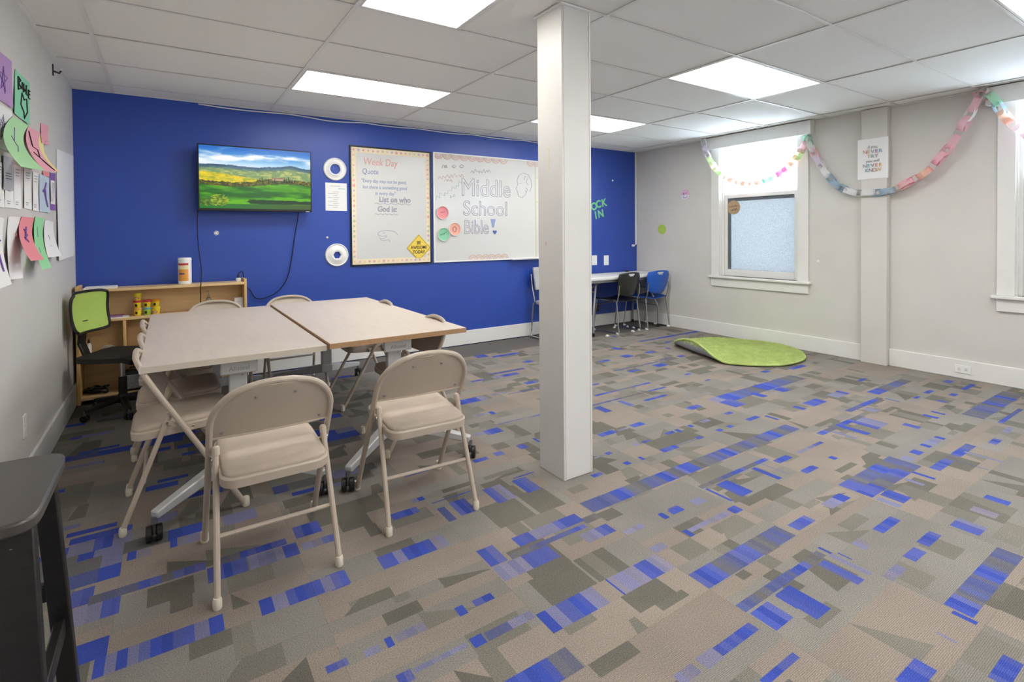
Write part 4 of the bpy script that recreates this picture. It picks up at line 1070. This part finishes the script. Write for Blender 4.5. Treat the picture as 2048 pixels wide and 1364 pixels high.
for t, px, py, s_, m_, tl in (('Awesome Faith', 902, 353, .075, 'ink_red', .12), ('Talk', 897, 361, .07, 'ink_red', .08), ('Middle school', 962, 343, .06, 'ink_grey', .05), ('Amazing Bible', 898, 382, .085, 'ink_green', .55), ('2:4', 905, 393, .06, 'ink_green', .4)):
    x_, z_ = L2(px, py); scribble('handwriting', x_, z_, len(t)*s_*.36, s_, MATS[m_], w2, Y2, tl, px, .0018)
mat('gold_tape', (206,196,150), .5)
x_, _ = L2(1071.5, 420); MB().box(x_-.006, x_+.006, Y2, -.015, -hh+.02, hh-.02).build('gold_tape', 'gold_tape', w2)
for py in (356, 404): _, z_ = L2(1075, py); MB().box(x_+.006, hw-.02, Y2, -.015, z_-.006, z_+.006).build('gold_tape', 'gold_tape', w2)
for k in range(4): _, z_ = L2(1075, 420+k*18); scribble('handwriting', x_+.09, z_, .09, .03, MATS['ink_violet'], w2, Y2, 0, k)
tag(w2, 'long white-framed whiteboard with outlined lettering beside the pillar', 'whiteboard')
mat('plate_pink', (236,150,156), .7); mat('plate_peach', (240,176,158), .7); mat('plate_green', (140,206,168), .7)
def plate(px, py, r, m_, label, mk):
    p = BK(px, py, YB-.02); P = empty('paper_plate', (p.x, YB-.017, p.z))
    MB().lathe([(r*.985,.0),(r*1.02,.016),(r*1.0,.019),(r*.96,.0172)], 30, (0,0,0), 'y', False).build('plate_rim', 'white_paper', P)
    MB().lathe([(r*.985,.0),(r*.985,.0175),(r*.78,.009),(r*.7,.0066),(0,.0066)], 30, (0,0,0), 'y').build('plate_dish', m_, P)
    strokes('plate_drawing', mk, .0022, MATS['ink_black'], P, lambda x, z: (x, -.0085, z))
    tag(P, label, 'plate', 'coloured paper plates on the whiteboard')
plate(884.5, 425.5, .077, 'plate_pink', 'pink paper plate pinned highest on the long whiteboard', [[(-.03,0),(-.01,.004),(.01,.004),(.03,.014)]])
plate(909, 458.5, .077, 'plate_peach', 'peach paper plate on the long whiteboard beside the green one', [arc(0,0,.025,.03,0,360,14)])
plate(886.5, 469, .077, 'plate_green', 'green paper plate with dark drawing on the long whiteboard', [[(-.04,-.01),(-.03,.005),(-.02,-.008),(-.005,.012),(.005,.0),(.02,.018)], arc(.035,.025,.004,.004,0,360,6)])
# ---- LOCK IN letters (each letter a part)
li = BK(1195, 414); LI = empty('letter_decal', (li.x, YB, li.z)); mat('letter_green', (130,214,150), .5)
for t, px, py in (('L',1172.5,416),('O',1188,413.5),('C',1197,409),('K',1208,406),('I',1191.5,431),('N',1201.5,428)):
    p = BK(px, py); text_mesh('letter', t, .148, (p.x-li.x, -.001, p.z-li.z), MATS['letter_green'], LI, tilt=.2, bold=.005)
tag(LI, 'green letter decal reading lock in on the blue wall', 'lettering')
for (a, c, lb) in (((1183.5,511),(1193.5,530),'blank white wall plate beside the pillar'),((1207.5,511),(1217,530),'blank white wall plate nearer the corner')):
    p, q = BK(*a), BK(*c); R_ = empty('wall_plate', ((p.x+q.x)/2, YB, (p.z+q.z)/2)); w_, h_ = (q.x-p.x)/2, (p.z-q.z)/2
    MB().box(-w_, w_, -.007, 0, -h_, h_).build('plate', 'white_plastic', R_, bevel=.003)
    for s in (-1, 1): MB().lathe([(.004,0),(.003,.0015)], 8, (0,-.007,s*h_*.7), 'y').build('screw', 'steel', R_)
    tag(R_, lb, 'wall plate', 'white wall plates on the blue wall')
p = BK(1194, 614.5); R_ = empty('wall_outlet', (p.x, YB, p.z)); MB().box(-.04,.04,-.007,0,-.06,.06).build('plate', 'black_plastic', R_, bevel=.003); MB().box(-.017,.017,-.010,-.007,-.035,.035).build('socket', mat('brown_dark', (60,52,46), .5), R_); tag(R_, 'dark outlet on the blue wall under the plastic desk', 'outlet')
p = BK(1225, 361); tag(MB().lathe([(.014,0),(.012,.008),(.004,.012)], 10, (0,0,0), 'y').build('wall_putty', 'white_plastic', loc=(p.x, YB, p.z)), 'white blob on the blue wall above the green letters', 'putty')
# corner cable raceway
rc = empty('cable_raceway', (5.918, YB, 0)); MB().box(-.011, .011, -.018, 0, 1.15, ZC-.004).build('raceway_cover', 'white_plastic', rc, bevel=.002); MB().tube([(0,-.02,1.16),(-.02,-.022,1.15),(-.055,-.03,1.135)], .006, 8).build('cable_tail', 'white_plastic', rc); MB().lathe([(.018,0),(.02,.01),(.016,.03),(.006,.035)], 12, (-.065,-.0,1.132), 'y').build('plug', 'white_plastic', rc)
tag(rc, 'white cable raceway running down the far corner', 'raceway')
random.seed(5)
pts = [(.25+k*.19, YB-.010, ZC-.012-.012*abs(math.sin(k*.83))-(.012 if k in (6,7) else 0)) for k in range(25)]
tag(MB().tube(catmull(pts, 5), .0055, 6).build('white_cable', 'white_plastic'), 'white cable stapled along the top of the blue wall', 'cable')
# ================================================================ LEFT WALL PAPERS
def paper(name, corners, off, m_, label, cat='paper', marks=(), ink='ink_purple', r=.0014, base=.003, group='drawings taped to the left wall', curl=2.0, extra=None):
    TL, TR, BR, BL = corners
    tl = LW(*TL, base); tr = LW(*TR, base); br = LW(*BR, base+off); bl = LW(*BL, base+off)
    def P(s, t):
        a = tl.lerp(tr, s); c = bl.lerp(br, s); p = a.lerp(c, t); x = XL+base+off*(t**curl)+.003*math.sin(s*5+t*3)*t
        return Vector((x, p.y, p.z))
    cen = P(.5, .0)
    fn = lambda s, t: P(s, 1-t)-cen
    o = MB().sheet(fn, 8, 10, .0008).build(name, m_, loc=cen); tag(o, label, cat, group)
    if marks: strokes('drawing', [[(a, b_) for a, b_ in ln] for ln in marks], r, MATS[ink], o, lambda s, t: P(s, t)-cen+Vector((.0015, 0, 0)))
    if extra: extra(o, P, cen)
    return o
for nm, c in (('paper_purple',(186,150,200)),('paper_green',(140,214,176)),('paper_lime',(176,224,170)),('paper_pink',(238,170,186)),('paper_yellow',(240,230,150)),('paper_rose',(226,126,132)),('paper_mint',(150,216,160)),('paper_blue',(190,206,222)),('paper_red',(230,140,150)),('frame_silver',(168,170,178)),('border_purple',(132,96,170))): mat(nm, c, .8)
star = [[(.5,.25),(.38,.75),(.75,.42),(.25,.42),(.62,.75),(.5,.25)], [(.5,.25),(.46,.5),(.6,.8)]]
fig = [[(.5,.2),(.35,.45),(.6,.5),(.4,.8)], [(.2,.3),(.45,.4),(.8,.35)], [(.35,.45),(.2,.8)], [(.6,.5),(.75,.8)]]
paper('purple_drawing', ((-14,92),(24,123),(25,217),(-12,190)), .004, 'paper_purple', 'purple sheet with a star drawing, highest at the left edge', marks=star)
def bible(o, P, cen):
    strokes('lettering', [[(.15,.12),(.17,.4)],[(.15,.12),(.32,.16),(.18,.25),(.36,.32),(.17,.4)],[(.42,.16),(.43,.32)],[(.52,.16),(.52,.36),(.64,.3),(.52,.25)],[(.7,.14),(.72,.34),(.84,.34)],[(.98,.2),(.87,.2),(.88,.38),(.99,.38)],[(.88,.28),(.97,.28)]], .0045, MATS['ink_dark'], o, lambda s, t: P(s, t)-cen+Vector((.002,0,0)))
paper('green_drawing', ((30.5,138),(60,167),(59,250),(29,226)), .006, 'paper_green', 'green sheet lettered Bible in black on the left wall', marks=[[(.45,.4),(.62,.52),(.78,.44),(.82,.75),(.62,.95),(.6,.8),(.4,.68),(.45,.4)]], ink='ink_dark', r=.0035, extra=bible)
paper('star_drawing', ((-14,200),(25,223),(26,308),(-14,288)), .004, 'white_paper', 'white sheet with a blue scribbled star below the purple sheet', marks=star+fig, ink='ink_violet')
paper('lime_drawing', ((26,233),(58,251),(88,341),(42,333)), .17, 'paper_lime', 'pale green sheet curling off the left wall', marks=[[(.4,.2),(.5,.5),(.62,.6),(.5,.7)],[(.35,.4),(.5,.5)]], base=.006)
paper('pink_drawing', ((57,253),(81,266),(114,344),(88,341)), .13, 'paper_pink', 'pink sheet with a black and red scribble curling off the wall', marks=[[(.1,.1),(.4,.45),(.75,.5),(.6,.7),(.3,.6)],[(.6,.7),(.85,.97)]], ink='ink_dark', r=.003, base=.009)
paper('pink_slip', ((82,246),(97,252),(97,290),(83,285)), .01, 'paper_pink', 'small pink slip behind the yellow-edged sheet', marks=[[(.8,.8),(.5,.95)]], ink='ink_red')
paper('yellow_drawing', ((80,268),(90,275),(118,344),(106,343)), .12, 'paper_yellow', 'yellow sheet peeking out beside the curling pink sheet', base=.005)
lines = [[(.25,.1),(.75,.1)],[(.25,.17),(.75,.17)],[(.3,.24),(.7,.24)],[(.35,.85),(.65,.85)],[(.4,.9),(.6,.9)]]
paper('plaque', ((7,311),(26,316),(26,382),(7,379)), .002, 'frame_silver', 'grey bordered printed card overlapping the white sheets', marks=[[(.2,.5),(.8,.5)],[(.2,.58),(.8,.58)],[(.2,.66),(.8,.66)]], ink='ink_black', base=.008, group='printed cards on the left wall')
for k, (a, c, y0, y1, lb) in enumerate(((-10,8,322,415,'printed white card at the left edge, partly cut off'),(9.5,27,326,417,'printed white card behind the grey bordered card'),(27.5,42,329,419,'printed white card right of the grey bordered card'),(48,63,336,419,'printed white card under the pale green sheet'),(65.5,77,343,423,'narrow printed white card left of the blue sheet'))):
    paper('printed_card', ((a,y0),(c,y0+4),(c-.5,y1),(a,y1-3)), .003, 'white_paper', lb, marks=lines, ink='ink_grey', r=.0016, group='printed cards on the left wall')
paper('blue_drawing', ((79,348),(99,354),(99.5,425),(79,423)), .006, 'paper_blue', 'pale blue sheet with a purple figure', marks=[[(.6,.2),(.45,.45),(.6,.6),(.75,.85)],[(.3,.45),(.5,.35),(.6,.6)]], ink='ink_purple', r=.006)
pc = paper('purple_card', ((100,345),(111,347),(111,421),(100.5,419)), .003, 'border_purple', 'purple bordered card beside the pale blue sheet', group='printed cards on the left wall')
paper('card_insert', ((101.5,360),(109.5,362),(109,409),(101.5,407)), .002, 'white_paper', 'white text slip on the purple bordered card', marks=[[(.3,.1),(.3,.9)],[(.6,.1),(.6,.9)]], ink='ink_grey', base=.007, group='printed cards on the left wall')
paper('pink_tab', ((85,341),(98,345),(98,355),(86,349)), .003, 'paper_red', 'small pink tab above the pale blue sheet')
paper('figure_drawing', ((-14,430),(9,437),(22,568),(-8,582)), .06, 'white_paper', 'white sheet with a purple and black figure, lowest at the left edge', marks=fig, ink='ink_purple', r=.004)
paper('plain_drawing', ((17,433),(40,434),(45,556),(20,560)), .03, 'white_paper', 'long white sheet with a faint red dot hanging on the wall', marks=[[(.65,.28),(.68,.31),(.65,.32)]], ink='ink_red', r=.006)
paper('rose_drawing', ((44,433),(69,436),(87,519),(62,522)), .10, 'paper_red', 'rose pink sheet with a purple scribble curling off the wall', marks=[[(.3,.3),(.6,.45),(.35,.5),(.6,.6)],[(.5,.25),(.4,.55)]], ink='ink_purple', r=.004)
paper('mint_drawing', ((71,433),(88,437),(102,535),(84,540)), .07, 'paper_mint', 'mint green sheet hanging lowest beside the rose sheet', marks=[[(.3,.2),(.4,.4)],[(.4,.6),(.5,.7)]], ink='ink_blue', base=.005)
paper('small_drawing', ((91,440),(107,444),(123,512),(96,515)), .05, 'white_paper', 'small white sheet with pale sketch right of the mint sheet', marks=[[(.4,.4),(.5,.55)],[(.45,.7),(.6,.7)]], ink='ink_violet')
paper('large_sheet', ((113,297),(147,312),(148,511),(118,522)), .012, 'white_paper', 'large blank white sheet on the wall next to the blue corner')
p = LW(105, 142); hk = empty('black_hook', (XL, p.y, p.z)); MB().box(0,.006,-.012,.012,-.03,.045).build('hook_plate', 'black_plastic', hk); MB().tube([(.006,0,.0),(.035,0,-.01),(.045,0,.01)], .006, 8).build('hook_arm', 'black_plastic', hk); MB().lathe([(.009,-.004),(.009,.006)], 10, (.045,0,.012)).build('hook_tip', 'white_plastic', hk)
tag(hk, 'black hook high on the left wall', 'hook')
p = LW(48, 852); R_ = empty('wall_outlet', (XL, p.y, p.z)); MB().box(0,.006,-.036,.036,-.058,.058).build('plate', 'white_plastic', R_, bevel=.002)
for s in (-1, 1): MB().box(.006,.009,-.016,.016,s*.025-.014,s*.025+.014).build('socket', 'trim_white', R_, bevel=.002)
tag(R_, 'white outlet low on the left wall above the baseboard', 'outlet')
# ================================================================ RIGHT WALL DECOR
def rwo(name, px, py, o=0.0):
    p = RW(px, py, o); return empty(name, (XR-o, p.y, p.z), -PI/2)     # local x to the viewer's right, local -y into the room
mat('smile_pink', (222,178,210), .6); mat('smile_low', (226,222,232), .6); mat('smile_green', (176,206,76), .6)
def smiley(px, py, r, m_, m2, ink, label, wink):
    S = rwo('smiley_sticker', px, py); MB().lathe([(r,0),(r,.003),(0,.003)], 28, (0,0,0), 'y').build('disc', m_, S)
    if m2: MB().prism([(r*.97*math.cos(a), r*.97*math.sin(a)) for a in [PI+PI*i/16 for i in range(17)]], lambda p_: (p_[0],-.003,p_[1]), lambda p_: (p_[0],-.0036,p_[1])).build('lower_half', m2, S)
    strokes('face', [arc(0,-.005,r*.55,r*.5,200,340), arc(-r*.32,r*.25,r*.1,r*.18,0,180 if wink else 360,6), arc(r*.32,r*.25,r*.13,r*.1,0,180,6)], .0035, MATS[ink], S, lambda x, z: (x,-.004,z))
    tag(S, label, 'sticker', 'round smiley stickers on the right wall')
smiley(1370.5, 390, .07, 'smile_pink', 'smile_low', 'ink_purple', 'pink and white smiley sticker left of the window', False)
smiley(1324, 458.5, .07, 'smile_green', None, 'ink_green', 'lime green smiley sticker low on the right wall', True)
# motivational poster on the pilaster
a, c = RW(1716, 281, .07), RW(1777, 355, .07); PO = empty('poster', (XR-.07, (a.y+c.y)/2, (a.z+c.z)/2), -PI/2); w_, h_ = abs(a.y-c.y)/2, abs(a.z-c.z)/2
MB().sheet(lambda u, v: ((u-.5)*2*w_, -.003-.006*abs(u-.5), (v-.5)*2*h_), 6, 6, .001).build('sheet', 'white_paper', PO)
inks = [mat('pi_%d' % k, q, .7) for k, q in enumerate(((120,132,150),(206,130,120),(214,176,120),(120,160,170),(150,120,150),(110,170,190)))]
for k, (t, s_) in enumerate((('if you', .038), ('NEVER', .05), ('TRY', .05), ('you will', .038), ('NEVER', .05), ('KNOW', .05))):
    n = len(t); 
    if k in (0, 3): text_mesh('lettering', t, s_, (0, -.0105, .115-k*.046), MATS['ink_grey'], PO, shear=.1)
    else:
        for q, ch in enumerate(t): text_mesh('letter', ch, s_, ((q-(n-1)/2)*.0335, -.0105, .115-k*.046), inks[(q+k) % 6], PO)
tag(PO, 'white poster on the pilaster reading if you never try you will never know', 'poster')
# outlet on the baseboard
p, q = RW(1910, 730, .018), RW(1942, 748, .018); R_ = empty('wall_outlet', (XR-.018, (p.y+q.y)/2, .083), -PI/2); MB().box(-.056,.056,-.006,0,-.035,.035).build('plate', 'white_plastic', R_, bevel=.002)
for s in (-1, 1):
    k_ = MB().box(s*.024-.014,s*.024+.014,-.008,-.006,-.016,.016).build('socket', 'trim_white', R_, bevel=.002)
    for t in (-1, 1): MB().box(s*.024-.006,s*.024+.004,-.0085,-.008,t*.006-.0012,t*.006+.0012).build('slot', 'ink_dark', k_)
tag(R_, 'white double outlet set in the right baseboard', 'outlet')
# cardboard tag on the lower pane
o = RW(1467, 415, -.06); OR = empty('cardboard_disc', (XR+.0655, o.y, o.z), -PI/2); mat('kraft', (176,150,116), .8)
MB().lathe([(.088,0),(.088,.004),(0,.004)], 26, (0,0,0), 'y').build('disc', 'kraft', OR); scribble('lettering', 0, .015, .12, .035, MATS['ink_black'], OR, -.0045, .05, 2, .002); scribble('lettering', .01, -.03, .08, .04, MATS['ink_black'], OR, -.0045, .05, 6, .0025)
tag(OR, 'round cardboard tag hanging on the lower window pane', 'tag')
for (px, py, lb) in ((1638,522,'small torn paper scrap on the wall right of the window'),): 
    p = RW(px, py); MBo = MB().prism([(0,.012),(.02,.01),(.028,-.004),(.012,-.014),(-.008,-.006)], lambda q: (0,q[0],q[1]), lambda q: (-.001,q[0],q[1])).build('paper_scrap', 'white_paper', loc=(XR, p.y, p.z)); tag(MBo, lb, 'scrap')
# ---- paper chain garland
def garland(pts, o0, o1, label, seed, step=.082):
    rnd = random.Random(seed); P = [RW(px, py, o0+(o1-o0)*k/(len(pts)-1)) for k, (px, py) in enumerate(pts)]; C_ = catmull(P, 14)
    cols = ['chain_pink','chain_white','chain_white','chain_pink','chain_peach','chain_mint','chain_magenta','chain_lilac','chain_lime','chain_white','chain_rose','chain_blue']
    root = empty('paper_chain', C_[0]); base_ = C_[0].copy(); L_ = [0]
    for k in range(1, len(C_)): L_.append(L_[-1]+(C_[k]-C_[k-1]).length)
    n = int(L_[-1]/step); k = 0
    for i in range(n+1):
        s = i*L_[-1]/n
        while k < len(L_)-2 and L_[k+1] < s: k += 1
        f_ = (s-L_[k])/max(1e-6, L_[k+1]-L_[k]); p = C_[k].lerp(C_[k+1], f_); t = (C_[min(k+1, len(C_)-1)]-C_[max(k-1, 0)]).normalized()
        nrm = Vector((-1,0,0)); side = t.cross(nrm).normalized(); nrm = side.cross(t).normalized()
        ang = (0 if i % 2 else PI/2)+rnd.uniform(-.35, .35); a_ = nrm*math.cos(ang)+side*math.sin(ang); b_ = t.cross(a_)
        hl, hr, wd = .066, .030, .029; vs_ = []; fs_ = []; m_ = 16
        for q in range(m_):
            th = 2*PI*q/m_; c = p+t*(math.copysign(abs(math.cos(th))**.8, math.cos(th))*hl)+a_*(math.copysign(abs(math.sin(th))**.8, math.sin(th))*hr)-base_
            vs_ += [c-b_*wd, c+b_*wd]
        fs_ = [(2*q, 2*q+1, (2*q+3) % (2*m_), (2*q+2) % (2*m_)) for q in range(m_)]
        MB().add(vs_, fs_, True).build('paper_link', MATS[cols[rnd.randrange(len(cols))]], root, sharp=80)
    return tag(root, label, 'paper chain', 'paper chain swags on the right wall')
def chain_paper(name, rgb):
    M = mat(name, rgb, .8); nt = M.node_tree; t = nt.nodes.new('ShaderNodeBsdfTranslucent'); t.inputs[0].default_value = lin(rgb)
    mx = nt.nodes.new('ShaderNodeMixShader'); mx.inputs[0].default_value = .4; nt.links.new(nt.nodes['Principled BSDF'].outputs[0], mx.inputs[1]); nt.links.new(t.outputs[0], mx.inputs[2]); nt.links.new(mx.outputs[0], nt.nodes['Material Output'].inputs[0])
for nm, c in (('chain_pink',(248,206,214)),('chain_white',(240,240,240)),('chain_peach',(248,212,190)),('chain_mint',(186,238,206)),('chain_magenta',(246,150,200)),('chain_lilac',(226,216,230)),('chain_lime',(214,240,180)),('chain_rose',(240,176,186)),('chain_blue',(176,198,216))): chain_paper(nm, c)
garland([(1408,286),(1413,305),(1424,327),(1442,348),(1465,361),(1492,367),(1515,365),(1545,356),(1575,335),(1596,310),(1608,292),(1615,280)], .13, .06, 'pastel paper chain swag hanging across the frosted window', 4)
garland([(1616,281),(1628,305),(1645,335),(1668,365),(1695,381),(1725,387),(1762,385),(1790,378),(1815,365),(1850,345),(1878,318),(1902,290),(1920,262),(1940,228),(1952,205),(1964,190)], .06, .12, 'long pastel paper chain swag passing below the poster', 9)
garland([(1966,190),(1985,197),(2003,222),(2020,243),(2045,263),(2075,285),(2110,300)], .12, .11, 'short paper chain piece at the right edge', 2)
# ================================================================ DESK AND CHAIRS IN THE CORNER
mat('desk_white', (222,222,220), .5, var=.03, vscale=30); mat('leg_grey', (150,152,156), .35, metal=.4)
DX0, DX1, DY0, DY1, DZ = 4.42, 5.925, 4.86, 5.405, .752
dk = empty('plastic_desk', ((DX0+DX1)/2, (DY0+DY1)/2, 0)); hx, hy = (DX1-DX0)/2, (DY1-DY0)/2
MB().box(-hx, hx, -hy, hy, DZ-.045, DZ).build('tabletop', 'desk_white', dk, bevel=.012, seg=3)
for s in (-1, 1):
    x = s*(hx-.30); xb = s*(hx-.14)
    for q in (-1, 1):
        lg = MB().tube([(x, q*.12, DZ-.05), (xb-s*.02, q*.22, .34), (xb, q*.235, .26), (xb, q*.235, .03)], .0135, 10).build('leg', 'leg_grey', dk)
        MB().lathe([(.016,0),(.0165,.03),(.015,.04)], 12, (xb, q*.235, 0)).build('foot_cap', 'black_rubber', lg)
    MB().tube([(xb-s*.01,-.22,.30),(xb-s*.01,.22,.30)], .010, 8).build('cross_bar', 'leg_grey', dk)
    MB().tube([(x+s*.06,0,.55),(s*.15,0,DZ-.06)], .009, 8).build('brace', 'leg_grey', dk); MB().tube([(x+s*.06,-.15,.55),(x+s*.06,.15,.55)], .009, 8).build('cross_bar', 'leg_grey', dk)
MB().box(-hx+.05, hx-.05, -hy+.03, -hy+.05, DZ-.075, DZ-.045).build('side_rail', 'leg_grey', dk); MB().box(-hx+.05, hx-.05, hy-.05, hy-.03, DZ-.075, DZ-.045).build('side_rail', 'leg_grey', dk)
tag(dk, 'white plastic folding desk with grey legs against the blue wall', 'desk')
p = FL(1231, 541.5, DZ); tag(MB().box(-.035,.035,-.012,.012,0,.018).build('black_marker_case', 'black_plastic', loc=(p.x, min(p.y, 5.36), DZ), bevel=.005), 'small black object on the white desk near the wall', 'box')
def shell_chair(x, y, rz, shell, label):
    S = empty('stacking_chair', (x, y, 0), rz)       # faces local +y
    mg = mat('shell_'+shell[0], shell[1], .28)
    def seat_(u, v):
        xn = (u-.5)*2; yn = (v-.5)*2; s_ = (1 if abs(xn)+abs(yn) == 0 else max(abs(xn),abs(yn))/((abs(xn)**5+abs(yn)**5)**.2))
        return (xn*.225*s_, .02+yn*.215*s_, .445-.022*(1-xn*xn)*(1-.3*yn)+(.012*yn if yn > 0 else 0)-.03*max(0, yn-.7)/.3)
    MB().sheet(seat_, 18, 18, .008).build('seat_shell', mg, S)
    def back_(u, v):
        xn = (u-.5)*2; wz = .225-.035*(1-v)**2*1.0; z = .53+.275*v
        zz = z-(.05*(1-v)*(1-xn*xn))
        xs_ = xn*wz*(1-.10*max(0, v-.75)/.25)
        return (xs_, -.225-.05*v+.045*xn*xn-.012*math.sin(PI*v), zz-.02*max(0,v-.7)/.3*xn*xn)
    # back with hand slot: build sheet and leave the slot faces out
    nu, nv = 20, 16; vs_ = [back_(i/nu, j/nv) for j in range(nv+1) for i in range(nu+1)]; fs_ = []
    for j in range(nv):
        for i in range(nu):
            if j in (13, 14) and 7 <= i <= 12 and not (j == 13 and i in (7, 12)): continue
            a = j*(nu+1)+i; fs_.append((a, a+1, a+nu+2, a+nu+1))
    bo = MB().add(vs_, fs_, True).build('back_shell', mg, S, sharp=60); md = bo.modifiers.new('solid', 'SOLIDIFY'); md.thickness = .008; md.offset = 0
    for s in (-1, 1):
        fr = MB().tube(catmull([(s*.205,-.235,.64),(s*.212,-.225,.52),(s*.205,-.20,.44),(s*.208,-.185,.425)], 5)+[(s*.21,.17,.435)], .0085, 8).build('side_frame', 'chrome', S)
        MB().tube([(s*.208,-.185,.425),(s*.222,-.235,.02),(s*.222,-.225,.010),(s*.222,.2,.010),(s*.222,.21,.02),(s*.21,.15,.43)], .0085, 8).build('leg_loop', 'chrome', S)
        for yy in (-.215, .19): MB().box(s*.222-.012, s*.222+.012, yy-.018, yy+.018, 0, .022).build('glide', 'white_plastic', fr, bevel=.003)
    MB().tube([(-.215,.13,.36),(.215,.13,.36)], .007, 8).build('stretcher', 'chrome', S)
    return tag(S, label, 'chair', 'plastic shell chairs at the white desk')
shell_chair(5.10, 5.035, .08, ('black', (34,35,37)), 'black plastic shell chair with chrome legs at the white desk')
shell_chair(5.68, 5.03, 0.0, ('blue', (28,88,190)), 'bright blue plastic shell chair with chrome legs in the corner')
# grey upholstered chair behind the pillar
gc = empty('grey_side_chair', (4.145, 5.10, 0), PI); mat('grey_fabric', (176,176,180), .9, var=.1, vscale=80)
MB().sheet(lambda u, v: ((u-.5)*.46, -.19-.06*v+.03*(u-.5)**2, .60+.285*v), 10, 8, .035).build('back_pad', 'grey_fabric', gc, bevel=.01)
MB().box(-.235,.235,-.17,.26,.42,.475).build('seat_pad', 'grey_fabric', gc, bevel=.02, seg=3)
for s in (-1, 1): MB().tube(catmull([(s*.24,-.25,.80),(s*.243,-.215,.62),(s*.24,-.175,.46),(s*.245,-.20,.40),(s*.25,-.235,.03),(s*.25,-.225,.012),(s*.25,.22,.012),(s*.25,.235,.03),(s*.24,.22,.42)], 5), .010, 8).build('side_frame', 'chrome', gc)
MB().tube([(-.24,.2,.40),(.24,.2,.40)], .009, 8).build('front_rail', 'chrome', gc)
tag(gc, 'grey upholstered chair with chrome frame mostly hidden behind the pillar', 'chair')
GLB = ('loose white chair glide on the carpet nearest the desk leg', 'loose white chair glide behind the black chair, left one', 'loose white chair glide between the black chair legs', 'loose white chair glide next to the black chair right foot, farther one', 'loose white chair glide beside the black chair right foot, nearest', 'loose white chair glide under the blue chair seat', 'loose white chair glide by the right baseboard under the blue chair')
for k, (u, v) in enumerate(((380,1305),(503,1160),(725,1145),(825,1165),(815,1225),(1200,1095),(1420,1135))):
    p = FL(1170+u/8.525, 520+v/8.525); R_ = empty('plastic_glide', (p.x, p.y, 0), .4*k)
    MB().box(-.022,.022,-.014,.014,0,.018).build('glide_block', 'white_plastic', R_, bevel=.004); MB().box(-.014,.014,-.005,.005,.018,.024).build('clip_ridge', 'trim_white', R_)
    tag(R_, GLB[k], 'glide', 'loose white glides under the desk')
# ================================================================ GREEN RUG
RC = Vector((5.245, 3.36, 0)); RR = .655; rg = empty('round_rug', RC); mat('rug_green', (182,200,122), .95, spec=.1, var=.18, vscale=14, bump=.6, bscale=130); mat('rug_back', (176,177,182), .9, var=.15, vscale=60)
ud = Vector((-.93, .36)); 
def rug_pt(u, v):
    r_ = v*RR; a = 2*PI*u; x, y = r_*math.cos(a), r_*math.sin(a); d = (x*ud.x+y*ud.y)/RR; k = max(0, d-.70)
    z = .135*(k/.30)**1.25+.006*math.sin(x*7+1)*math.sin(y*6)+.012; sh = 2.0*k**2*RR
    return x-ud.x*sh, y-ud.y*sh, z
def rug_sheet(dz, nr=26, na=96):
    b_ = MB(); vs_ = [(0, 0, rug_pt(0, 0)[2]+dz)]; fs_ = []
    for j in range(1, nr+1):
        for i in range(na): x, y, z = rug_pt(i/na, j/nr); vs_.append((x, y, z+dz))
    for i in range(na): fs_.append((0, 1+i, 1+(i+1) % na))
    for j in range(1, nr):
        for i in range(na): a = 1+(j-1)*na+i; c = 1+(j-1)*na+(i+1) % na; fs_.append((a, a+na, c+na, c))
    return b_, vs_, fs_, na
b_, vs_, fs_, na = rug_sheet(.012); top = b_.add(vs_, fs_, True).build('rug_top', 'rug_green', rg)
b_, vs_, fs_, na = rug_sheet(0.0); b_.add(vs_, [tuple(reversed(f)) for f in fs_], True).build('rug_backing', 'rug_back', rg)
rim = [rug_pt(i/na, 1) for i in range(na)]; MB().tube([(x, y, z+.006) for x, y, z in rim], .011, 6, closed=True).build('bound_edge', 'rug_green', rg)
rnd = random.Random(8); vs_, fs_ = [], []
for k in range(9000):
    v = math.sqrt(rnd.random()); x, y, z = rug_pt(rnd.random(), v); z += .011; a = rnd.random()*2*PI; h = rnd.uniform(.012, .022); w_ = .006
    lx, ly = rnd.uniform(-.012, .012), rnd.uniform(-.012, .012); o_ = len(vs_)
    vs_ += [(x+w_*math.cos(a), y+w_*math.sin(a), z), (x+w_*math.cos(a+2.1), y+w_*math.sin(a+2.1), z), (x+w_*math.cos(a+4.2), y+w_*math.sin(a+4.2), z), (x+lx, y+ly, z+h)]
    fs_ += [(o_, o_+1, o_+3), (o_+1, o_+2, o_+3), (o_+2, o_, o_+3)]
pl_ = MB().add(vs_, fs_, True).build('pile', 'rug_green', rg, sharp=180); pl_['kind'] = 'stuff'
tag(rg, 'round lime green shag rug with one edge curled up', 'rug')
